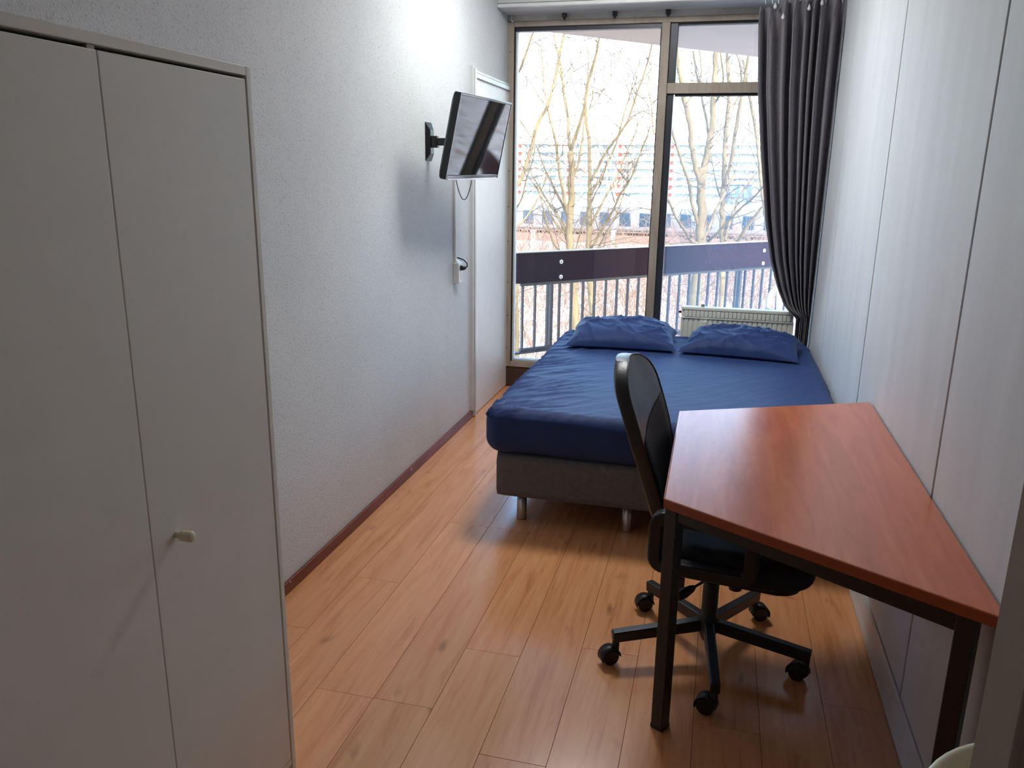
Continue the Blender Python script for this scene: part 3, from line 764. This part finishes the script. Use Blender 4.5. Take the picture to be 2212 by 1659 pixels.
bev(MB().add([(0,-.05,-.10),(0,.05,-.10),(0,.05,.10),(0,-.05,.10),(.022,-.028,-.06),(.022,.028,-.06),(.022,.028,.06),(.022,-.028,.06)],
         [(3,2,1,0),(4,5,6,7),(0,1,5,4),(1,2,6,5),(2,3,7,6),(3,0,4,7)]).build('wall_plate', M['black_plastic'], tb, fix=True), .003)
MB().bbox(.02, .055, -.02, .02, -.03, .03, .005).build('pivot', M['black_metal'], tb)
MB().bbox(.05, .145, -.014, .014, -.019, .019, .004).build('arm', M['black_metal'], tb)
bev(MB().obox((.14, 0, 0), (.205, .012, .012), .035, .045).build('tilt_head', M['black_metal'], tb), .004)
pl = MB().bbox(-.004, .004, -.05, .05, -.05, .05, .002).build('mount_plate', M['black_metal'], tb)
pl.matrix_local = Matrix.Translation((.205, .012, .012)) @ Matrix.Rotation(-.098, 4, 'Z') @ Matrix.Rotation(.214, 4, 'Y')
# cord under the set, trunking, socket, plug
p0, p1, p2 = at(985, 388, 4.25), at(1003, 431, 4.35), at(1019, 390, 4.4)
pts = []
for k in range(15):
    s_ = k/14; w_ = 4*s_*(1-s_); q = p0.lerp(p2, s_); q.z += (p1.z-(p0.z+p2.z)/2)*w_; pts.append(q)
co_ = MB().tube(pts, .0025, 6).xf(tm.inverted()).build('power_cord', M['black_plastic'], tv)
cdk = MB().bbox(0, .012, -.012, .012, 0, .52, .002).bbox(.0, .0145, -.005, .005, 0, .52, .001).build('cable_trunking', M['white_plastic'], None, (XL, 4.585, 1.067))
tag(cdk, 'white cable trunking running down the wall below the television', 'cable trunking')
so = thing('wall_socket', 'white double wall socket at the lower end of the trunking', 'socket', (XL, 4.60, .945))
MB().bbox(0, .038, -.036, .036, 0, .122, .004).build('housing', M['white_plastic'], so)
MB().add([(0,-.02,.122),(0.03,-.02,.122),(0.03,.02,.122),(0,.02,.122),(0,-.012,.14),(.012,-.012,.14),(.012,.012,.14),(0,.012,.14)], [(3,2,1,0),(4,5,6,7),(0,1,5,4),(1,2,6,5),(2,3,7,6),(3,0,4,7)]).build('cable_entry', M['white_plastic'], so)
for zz in (.034, .090):
    w_ = MB().lathe([(.0195, .0385), (.0195, .0375), (.0005, .0375)], (0, 0, zz), 20, 'X').build('socket_well', M['dark_gap'], so)
pg = thing('plug', 'small black plug and lead in the upper opening of the wall socket', 'plug', (XL+.039, 4.60, 1.035))
MB().tube([(0, 0, 0), (.012, 0, 0), (.03, 0, .002)], [.016, .014, .009], 14).build('body', M['black_plastic'], pg)
MB().tube([(.03, 0, .002), (.040, 0, .012), (.038, 0, .03), (.018, -.004, .05), (-.020, -.010, .062)], .004, 8).build('lead', M['black_plastic'], pg)

# ------------------------------------------------------------------ fill lamp added above the frame to brighten the room
cl = thing('added_fill_lamp', 'wide round opal fill lamp, added out of view on the ceiling', 'lamp', (-.62, 4.25, ZC))
MB().lathe([(.0005, 0), (.31, 0), (.31, -.02), (.30, -.024), (.0005, -.024)], (0,0,0), 48).build('base', M['white_plastic'], cl)
MB().lathe([(.298, -.023)]+[(.298*math.cos(PI/2*k/10), -.023-.06*math.sin(PI/2*k/10)) for k in range(1, 10)]+[(.0005, -.083)], (0,0,0), 48).build('shade', M['fill_shade'], cl)

# ------------------------------------------------------------------ basin
bs = thing('basin', 'cream rounded basin rim showing at the lower right corner', 'basin', (.49, .89, .66))
def ring(r, z, n=56):
    o = []
    for k in range(n):
        a = 2*PI*k/n; xx = r*math.cos(a); yy = r*math.sin(a)
        xx = min(xx, .127-(.205-r)*.4); o.append((xx, yy, z))
    return o
rings = [ring(.03, .0), ring(.10, .01), ring(.165, .08), ring(.195, .15), ring(.203, .178), ring(.205, .186), ring(.203, .191), ring(.197, .192), ring(.192, .188), ring(.186, .17), ring(.17, .11), ring(.12, .06), ring(.03, .05)]
vs = [p for r in rings for p in r]; n = 56
fs = [(i*n+k, i*n+(k+1) % n, (i+1)*n+(k+1) % n, (i+1)*n+k) for i in range(len(rings)-1) for k in range(n)]+[tuple(range(n-1, -1, -1)), tuple((len(rings)-1)*n+k for k in range(n))]
MB().add(vs, fs, True).build('bowl', M['cream'], bs)
MB().bbox(.05, .128, -.035, .035, -.10, .05, .006).build('support_bracket', M['white_plastic'], bs)

# ------------------------------------------------------------------ balcony
R0, R1 = Vector((-1.645, 6.58, 0)), Vector((.47, 8.75, 0)); RU = (R1-R0).normalized(); RN = Vector((RU.y, -RU.x, 0))
RL = (R1-R0).length
def rp_(s, off_=0, z=0): q = R0+RU*s+RN*off_; return Vector((q.x, q.y, z))
EX = 1.2
q = [Vector((-2.6, 5.96, 0)), rp_(RL+EX+.6, .0), Vector((2.3, 5.96, 0))]
a0 = rp_(-.9, -.12); a1 = rp_(RL+EX, -.12)
struct(MB().prism([(-2.6, 5.96), (1.6, 5.96), (a1.x, a1.y), (a0.x, a0.y)], -.30, -.12).build('balcony_floor', M['concrete']), 'grey concrete balcony floor slab outside the window', 'balcony floor')
c0 = rp_(-.9, -.05); c1 = rp_(RL+EX, -.05)
struct(MB().prism([(-2.6, 5.95), (1.6, 5.95), (c1.x, c1.y), (c0.x, c0.y)], 2.69, 2.88).build('balcony_soffit', M['soffit']), 'pale concrete slab of the balcony above', 'balcony slab')
br = thing('balcony_railing', 'balcony railing with a plum-brown top board and dark upright bars', 'railing', R0)
def rl(mb): mb.v = [v-R0 for v in mb.v]; return mb
def rbar(name, s0, s1, z0, z1, th, mat, off_=0, b_=.003):
    mb = MB().obox(rp_(s0, off_, (z0+z1)/2), rp_(s1, off_, (z0+z1)/2), th, z1-z0)
    return bev(rl(mb).build(name, M[mat], br), b_)
rbar('top_board', -.02, 1.62, .684, .938, .035, 'plum', .03)
rbar('top_board', 1.625, RL+EX, .684, .938, .035, 'plum', .03)
rbar('cap_strip', -.02, RL+EX, .939, .947, .045, 'alu_trim', .03, .001)
rbar('upper_rail', .04, RL+EX, .655, .683, .03, 'rail_metal')
rbar('bottom_rail', .045, RL+EX, .085, .112, .028, 'rail_metal')
rbar('bottom_lip', -.01, RL+EX, .065, .084, .04, 'rail_metal')
barm = bpy.data.meshes.new('x')
bb = MB().obox((0, 0, .112), (0, 0, .655), .014, .024, up=(RN.x, RN.y, 0))
barm = bb.mesh('bar', M['rail_metal'])
k = 0
while .064+.128*k < RL+EX-.05:
    s_ = .064+.128*k; link('bar', barm, br, RU*s_); k += 1
for s_ in (.372, 2.70):
    rl(MB().obox(rp_(s_, -.028, .0), rp_(s_, -.028, .93), .028, .05, up=(RN.x, RN.y, 0))).build('post', M['rail_metal'], br)
    rl(MB().obox(rp_(s_, -.028, -.12), rp_(s_, -.028, .0), .05, .07, up=(RN.x, RN.y, 0))).build('post_foot', M['rail_metal'], br)
for s_ in (.423, 2.947):
    for z in (.85, .72):
        c = rp_(s_, .0475, z)-R0
        MB().tube([c, c+RN*.004, c+RN*.006], [.020, .019, .012], 18).build('bolt', M['galv'], br)
        MB().tube([c+RN*.005, c+RN*.0075], .007, 6).build('bolt_head', M['dark_frame'], br)
gc = thing('garden_chair', 'pale plastic garden chair on the balcony behind the curtain edge', 'chair', (.74, 6.95, -.12), (0, 0, .5))
def arch(x0, x1, z0, z1, r): 
    pts = [(x0, z0)]
    for k in range(9): a = PI-PI/2*k/8; pts.append((x0+r+r*math.cos(a), z1-r+r*math.sin(a)))
    for k in range(9): a = PI/2-PI/2*k/8; pts.append((x1-r+r*math.cos(a), z1-r+r*math.sin(a)))
    pts.append((x1, z0)); return pts
MB().tube([(x, .2+.12*(z-.4), z) for x, z in arch(-.22, .22, .38, .80, .12)], .022, 8).build('back_frame', M['pale_plastic'], gc)
for xx in (-.12, -.04, .04, .12):
    MB().obox((xx, .2, .42), (xx, .245, .775), .05, .008, up=(0, 1, 0)).build('back_slat', M['pale_plastic'], gc)
MB().rbox((0, 0, .405), (.23, .22, .018), .015, (10, 10, 3), None, rp=.06).build('seat', M['pale_plastic'], gc)
for sx in (-1, 1):
    for sy in (-1, 1): MB().cyl((sx*.20, sy*.19, .40), (sx*.235, sy*.23, 0), .02, 10, .016).build('leg', M['pale_plastic'], gc)
    MB().tube([(sx*.235, -.2, .40), (sx*.25, -.2, .60), (sx*.25, -.1, .62), (sx*.24, .22, .62)], .018, 8).build('arm', M['pale_plastic'], gc)

# ------------------------------------------------------------------ outside: ground, far block, train, parapet
GZ = -7.0
struct(MB().box(-420, 420, 9, 620, GZ-1, GZ).build('ground', M['snow']), 'snowy ground with leaf litter below the balcony', 'ground')

BY = 300.0
t0 = at(1200, 312, BY); zt = at(1250, 312, BY).z; pitch = (at(1250, 312, BY).z-at(1250, 312+16.9*8, BY).z)/8
bx0, bx1 = at(1080, 360, BY).x, at(1720, 360, BY).x
ab = thing('apartment_building', 'long white slab apartment building in the distance with red door panels', 'building', ((bx0+bx1)/2, BY+6, GZ))
ob = Vector(((bx0+bx1)/2, BY+6, GZ))
def abx(name, x0, x1, y0, y1, z0, z1, mat): return MB().box(x0-ob.x, x1-ob.x, y0-ob.y, y1-ob.y, z0-ob.z, z1-ob.z).build(name, M[mat], ab)
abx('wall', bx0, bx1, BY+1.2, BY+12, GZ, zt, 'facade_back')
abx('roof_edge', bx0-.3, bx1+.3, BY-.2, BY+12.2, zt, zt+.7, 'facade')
wmesh = {}
rnd = random.Random(3)
NW = 34; ww = (bx1-bx0)/NW
for r in range(9):
    z1 = zt-r*pitch; z0 = z1-pitch*.5
    abx('balcony_band', bx0, bx1, BY-.1, BY+.25, z0-pitch*.5, z0, 'facade')
    for i in range(NW):
        red = (i % 6 == 2)
        key = 'r' if red else 'w'
        if key not in wmesh:
            if red: wmesh[key] = MB().box(ww*.22, ww*.55, -.1, .1, 0, pitch*.48).mesh('door_panel', M['red_panel'])
            else: wmesh[key] = MB().box(ww*.06, ww*.94, -.05, .08, pitch*.06, pitch*.44).mesh('window', M['far_glass'])
        if not red and rnd.random() < .12: continue
        link('door_panel' if red else 'window', wmesh[key], ab, (bx0+i*ww-ob.x, BY+1.1-ob.y, z0-ob.z))
TY = 104.0
tz1 = at(1250, 447, TY).z; tz0 = at(1250, 497, TY).z
tx0, tx1 = at(1085, 470, TY).x, at(1740, 470, TY).x
tr_ = thing('metro_train', 'pale grey metro train with square windows and snow on its roof', 'train', ((tx0+tx1)/2, TY+1.4, tz0))
ot = Vector(((tx0+tx1)/2, TY+1.4, tz0))
MB().bbox(tx0-ot.x, tx1-ot.x, -1.4, 1.4, 0, tz1-tz0, .12, 3).build('car_body', M['train'], tr_)
MB().bbox(tx0-ot.x, tx1-ot.x, -1.3, 1.3, tz1-tz0-.02, tz1-tz0+.62, .28, 4).build('snowy_roof', M['snow_roof'], tr_)
MB().box(tx0-ot.x, tx1-ot.x, -1.43, -1.40, .05, .22).build('sill_strip', M['dark_frame'], tr_)
wz1 = at(1350, 460, TY).z-tz0; wz0 = at(1350, 489, TY).z-tz0
wpx = at(1350, 478, TY).x; wpitch = at(1393.2, 478, TY).x-wpx; whw = (at(1362, 478, TY).x-at(1338, 478, TY).x)/2
wme = MB().bbox(-whw, whw, -.03, .05, wz0, wz1, .08, 2).mesh('window', M['train_glass'])
k = int((tx0-wpx)/wpitch)+1
while wpx+k*wpitch < tx1-whw-.3:
    link('window', wme, tr_, (wpx+k*wpitch-ot.x, -1.41, 0)); k += 1
pw = MB().box(tx0-6, tx1+6, TY-2.2, TY-1.9, GZ, tz0+.02).box(tx0-6, tx1+6, TY-2.2, TY+4, tz0-.35, tz0-.02)
tag(pw.build('viaduct_parapet', M['brick_far']), 'pinkish parapet and track bed carrying the train', 'viaduct')
for (px, w_) in ((1152, .5), (1325, .5)):
    a, b = at(px, 500, 96), at(px, 600, 96)
    o = MB().box(-.22, .22, -.15, .15, 0, a.z-GZ).bbox(-.32, .32, -.25, .25, a.z-GZ, a.z-GZ+.15, .03).build('white_post', M['facade'], None, (a.x, 96, GZ))
    tag(o, 'white post in front of the train, %s' % ('left of the tree trunks' if px < 1200 else 'right of the tree trunks'), 'post', 'white posts by the track')
a, b = at(1568, 398, 135), at(1622, 448, 135)
bl = thing('blue_grey_block', 'blue-grey clad block behind the trees in the dusty pane', 'building', ((a.x+b.x)/2, 138, GZ))
hw = (b.x-a.x)/2
MB().bbox(-hw, hw, -3, 3, 0, a.z-GZ, .05, 1).build('wall', M['slate_block'], bl)
MB().box(-hw-.2, hw+.2, -3.2, 3.2, a.z-GZ, a.z-GZ+.5).build('roof_edge', M['facade'], bl)
for i in range(2):
    for j in range(2): MB().box(-hw*.7+i*hw*.75, -hw*.7+i*hw*.75+hw*.5, -3.06, -2.9, (a.z-GZ)*.62+j*1.9-.6, (a.z-GZ)*.62+j*1.9+.5).build('window', M['far_glass'], bl)

# ------------------------------------------------------------------ trees
def tree(label, Y, limbs, trunk_px, seed, dens, wpx_):
    rnd = random.Random(seed)
    base = at(trunk_px[0], trunk_px[1], Y); base.z = GZ
    t = thing('bare_tree', label, 'tree', base, group='bare trees outside')
    k_ = Y/FPX*1.03
    alll = []
    for li, (pts, w0, w1, dy) in enumerate(limbs):
        P = []
        n = len(pts)
        for i, (px, py) in enumerate(pts):
            s_ = i/(n-1)
            P.append(at(px, py, Y+dy[0]+(dy[1]-dy[0])*s_))
        # smooth subdivision
        Q = []
        for i in range(n-1):
            p0, p1, p2, p3 = P[max(i-1, 0)], P[i], P[i+1], P[min(i+2, n-1)]
            for j in range(4):
                u = j/4
                Q.append(0.5*((2*p1)+(p2-p0)*u+(2*p0-5*p1+4*p2-p3)*u*u+(3*p1-p0-3*p2+p3)*u**3))
        Q.append(P[-1])
        if li == 0:
            Q = [base+Vector((0, 0, -.2)), base+(Q[0]-base)*.5+Vector((.05, 0, 0))]+Q
        N = len(Q); rad = []
        for i in range(N):
            s_ = i/(N-1); r = (w0+(w1-w0)*s_)*k_/2
            if li == 0 and i < 2: r = w0*k_/2*(1.25 if i == 0 else 1.08)
            rad.append(r)
        Q = [q+Vector((rnd.uniform(-1, 1), rnd.uniform(-1, 1), 0))*min(.02, rad[i]*.25) for i, q in enumerate(Q)]
        MB().tube([q-base for q in Q], rad, 9 if w0 > 9 else 6).build('trunk' if li == 0 else 'branch', M['bark'], t)
        alll.append((Q, rad))
    tw = MB()
    def twig(p, d, L, r, depth):
        n = 5; pts = [p]; dd = d.copy()
        for i in range(n):
            dd = (dd+Vector((rnd.gauss(0, .17), rnd.gauss(0, .17), rnd.gauss(.03, .15)))).normalized()
            pts.append(pts[-1]+dd*L/n)
        tw.tube([q-base for q in pts], [r*(1-.75*i/n) for i in range(n+1)], 3, cap=False)
        if depth > 0:
            for q in range(rnd.randint(1, 3)):
                i = rnd.randint(1, n-1); d2 = (dd+Vector((rnd.gauss(0, .6), rnd.gauss(0, .6), rnd.gauss(.1, .5)))).normalized()
                twig(pts[i], d2, L*rnd.uniform(.35, .65), r*.62, depth-1)
    for Q, rad in alll:
        for i in range(2, len(Q)-1):
            seg = (Q[i+1]-Q[i]); L = seg.length; c = L*dens
            if Q[i].z < -4.5: c *= .6
            cnt = int(c)+(1 if rnd.random() < c-int(c) else 0)
            for _ in range(cnt):
                p = Q[i]+seg*rnd.random(); d = seg.normalized()
                d2 = (d*.6+Vector((rnd.gauss(0, .75), rnd.gauss(0, .75), rnd.gauss(.12, .45)))).normalized()
                twig(p, d2, rnd.uniform(.35, 1.5)*Y/15, rnd.uniform(.005, .011)*Y/15, 2 if rnd.random() < .6 else 1)
    to = tw.build('twigs', M['twig'], t); to['kind'] = 'stuff'
    return t
T1 = [
 ([(1244,700),(1240,620),(1233,533),(1230,491),(1233,432),(1234,381),(1233,327)], 19, 13, (0,0)),
 ([(1233,330),(1229,300),(1227,255),(1218,199),(1211,142),(1202,101),(1196,72),(1192,50)], 8, 3.5, (0,.8)),
 ([(1233,328),(1241,302),(1256,257),(1264,224),(1270,179),(1280,148),(1289,113),(1294,83),(1297,55)], 8, 3.5, (0,-.9)),
 ([(1236,388),(1247,361),(1253,334),(1259,297),(1262,265),(1268,200),(1271,140),(1271,80)], 7, 2, (0,.5)),
 ([(1228,470),(1216,415),(1208,364),(1203,331),(1200,302),(1190,265),(1182,234)], 8, 4, (0,-.7)),
 ([(1225,462),(1205,423),(1191,395),(1181,374),(1173,353),(1162,324),(1150,300)], 7, 2.5, (0,1.2)),
 ([(1223,500),(1201,461),(1181,432),(1168,410),(1151,381),(1135,355)], 7, 2.5, (0,.9)),
 ([(1226,560),(1200,531),(1189,504),(1179,474),(1171,440),(1160,400)], 6, 2, (0,-1.1)),
 ([(1224,512),(1195,474),(1179,440),(1150,395)], 5, 2, (0,-.4)),
 ([(1213,199),(1225,180),(1240,150),(1252,120),(1262,85)], 3, 1.5, (.5,1.2)),
 ([(1238,560),(1260,480),(1285,420),(1300,395)], 4, 1.5, (0,-1.5)),
]
tree('bare twin-stemmed tree with the thickest tan trunk in the wide pane', 16.0, T1, (1244, 700), 11, 5.5, 19)
T2 = [
 ([(1282,700),(1275,600),(1270,533),(1274,483),(1273,432),(1275,390),(1273,347),(1272,302),(1267,265),(1264,224)], 14, 5, (0,.3)),
 ([(1277,390),(1299,347),(1319,314),(1336,292),(1358,257),(1375,203),(1387,173),(1401,128),(1407,101),(1412,70)], 6, 2.5, (0,-1.0)),
 ([(1276,420),(1296,388),(1311,356),(1328,317),(1334,300),(1350,240),(1362,203),(1375,171),(1382,130)], 6, 2, (0,1.3)),
 ([(1277,484),(1299,442),(1314,415),(1336,375),(1350,336),(1370,294),(1380,260)], 6, 2, (0,.6)),
 ([(1278,535),(1308,483),(1325,454),(1340,420),(1360,390),(1377,347),(1395,302),(1405,270)], 6, 2, (0,-1.6)),
 ([(1285,560),(1300,521),(1333,459),(1350,407),(1368,350)], 5, 1.8, (0,1.6)),
 ([(1314,415),(1340,390),(1365,365),(1390,335)], 3, 1.2, (.4,1.3)),
 ([(1264,242),(1280,230),(1300,200),(1320,165),(1335,130),(1347,95)], 3, 1.4, (.3,.9)),
 ([(1375,203),(1390,215),(1405,235)], 2.5, 1.2, (-.8,-1.2)),
 ([(1412,290),(1408,240),(1400,180),(1407,130)], 3, 1.5, (-.2,.6)),
]
tree('slimmer bare tree right of the thick trunk, leaning limbs toward the mullion', 17.5, T2, (1282, 700), 23, 5.5, 14)
T3 = [
 ([(1117,790),(1116,700),(1112,600),(1098,500),(1106,430),(1115,405),(1129,376),(1140,347),(1149,314),(1163,265),(1182,230),(1196,183),(1207,128),(1215,91),(1221,60)], 12, 5, (0,.6)),
 ([(1182,232),(1180,212),(1174,162),(1169,101),(1167,60)], 4, 2, (.2,.8)),
 ([(1104,200),(1116,166),(1131,132),(1151,72),(1156,50)], 6, 3.5, (0,-.6)),
 ([(1104,510),(1114,494),(1137,469),(1156,440),(1171,408),(1183,374),(1201,354),(1225,324)], 5, 2, (-.2,.9)),
 ([(1108,470),(1114,452),(1127,428),(1139,381),(1151,347),(1156,315)], 4.5, 2, (0,-.8)),
 ([(1152,300),(1140,285),(1125,262),(1112,245)], 3, 1.5, (.2,.5)),
 ([(1182,232),(1165,210),(1150,185),(1128,152)], 3, 1.5, (.2,1.2)),
 ([(1114,640),(1130,625),(1150,610),(1165,600),(1180,570)], 3, 1.5, (0,.5)),
]
tree('bare leaning tree at the left edge of the window', 12.5, T3, (1117, 790), 31, 6, 12)
T4 = [
 ([(1500,700),(1506,600),(1512,516),(1516,449),(1514,398),(1512,362)], 25, 16, (0,0)),
 ([(1514,400),(1525,347),(1530,314),(1537,282),(1541,217),(1545,160),(1546,112),(1547,80)], 15, 9, (0,.4)),
 ([(1512,395),(1501,354),(1493,305),(1490,268),(1478,213),(1470,170),(1463,120),(1458,80)], 11, 7, (0,-.5)),
 ([(1510,495),(1494,432),(1487,391),(1476,361),(1462,317),(1452,283),(1446,250)], 8, 4, (0,-.9)),
 ([(1510,525),(1494,521),(1478,496),(1462,471),(1440,423),(1425,390)], 7, 4, (0,-1.2)),
 ([(1520,510),(1528,499),(1541,466),(1558,432),(1572,405),(1590,370)], 8, 4, (0,1.0)),
 ([(1530,520),(1545,508),(1572,479),(1606,445),(1631,423),(1655,395)], 7, 3, (0,-1.0)),
 ([(1532,300),(1528,270),(1520,230),(1515,205),(1505,160),(1497,110)], 6, 4, (.3,1.0)),
 ([(1543,225),(1552,210),(1560,195),(1562,160),(1556,110)], 5, 3, (.3,-.6)),
 ([(1482,230),(1495,205),(1508,190),(1515,150),(1510,105)], 5, 3, (-.4,.6)),
]
tree('large pale-barked tree with broad forked stems behind the dusty pane', 13.0, T4, (1500, 700), 47, 6, 25)
T5 = [
 ([(1556,700),(1560,600),(1560,508),(1560,457),(1563,398),(1565,347),(1567,297),(1573,235),(1576,200),(1572,150),(1570,105)], 13, 6, (0,.3)),
 ([(1564,400),(1568,391),(1579,347),(1584,322),(1590,280),(1598,230),(1604,200),(1612,150),(1618,110)], 8, 5, (0,-.7)),
 ([(1575,240),(1585,225),(1595,210),(1602,180),(1598,140),(1590,110)], 5, 3, (.2,1.0)),
 ([(1590,530),(1597,516),(1622,479),(1650,442),(1672,410)], 8, 4, (0,-.8)),
 ([(1655,470),(1648,420),(1643,381),(1638,322),(1633,280),(1624,235),(1614,180),(1606,130)], 9, 5, (0,.8)),
 ([(1566,520),(1580,470),(1600,420),(1625,385),(1645,360)], 5, 2, (0,1.0)),
 ([(1562,440),(1548,400),(1540,360),(1535,330)], 5, 2.5, (0,1.2)),
]
tree('slender bare tree closest to the curtain with many upright stems', 16.5, T5, (1556, 700), 59, 6, 13)

# shrub thicket between the trees and the track
rnd = random.Random(5)
th = MB()
for i in range(2000):
    Y = rnd.uniform(19, 85); px = rnd.uniform(1085, 1720); p = at(px, 600, Y); p.z = GZ
    hgt = rnd.uniform(2.0, 6.0)*(1 if Y > 28 else .8); d = Vector((rnd.gauss(0, .35), rnd.gauss(0, .35), 1)).normalized()
    pts = [p]
    for k in range(5):
        d = (d+Vector((rnd.gauss(0, .22), rnd.gauss(0, .22), rnd.gauss(0, .1)))).normalized(); pts.append(pts[-1]+d*hgt/5)
    r = rnd.uniform(.010, .022)*max(1, Y/36)
    th.tube(pts, [r*(1-.15*k) for k in range(6)], 3, cap=False)
    for _ in range(3):
        k = rnd.randint(1, 4); d2 = (d+Vector((rnd.gauss(0, .7), rnd.gauss(0, .7), rnd.gauss(.2, .4)))).normalized(); L = hgt*rnd.uniform(.2, .5); q = pts[k]
        q2 = q+d2*L*.5; q3 = q2+(d2+Vector((rnd.gauss(0, .3), 0, rnd.gauss(0, .3)))).normalized()*L*.5
        th.tube([q, q2, q3], [r*.6, r*.45, r*.2], 3, cap=False)
so_ = th.build('shrub_thicket', M['shrub']); so_['kind'] = 'stuff'; tag(so_, 'tangle of bare reddish-brown shrub stems on the snowy ground', 'shrubs')
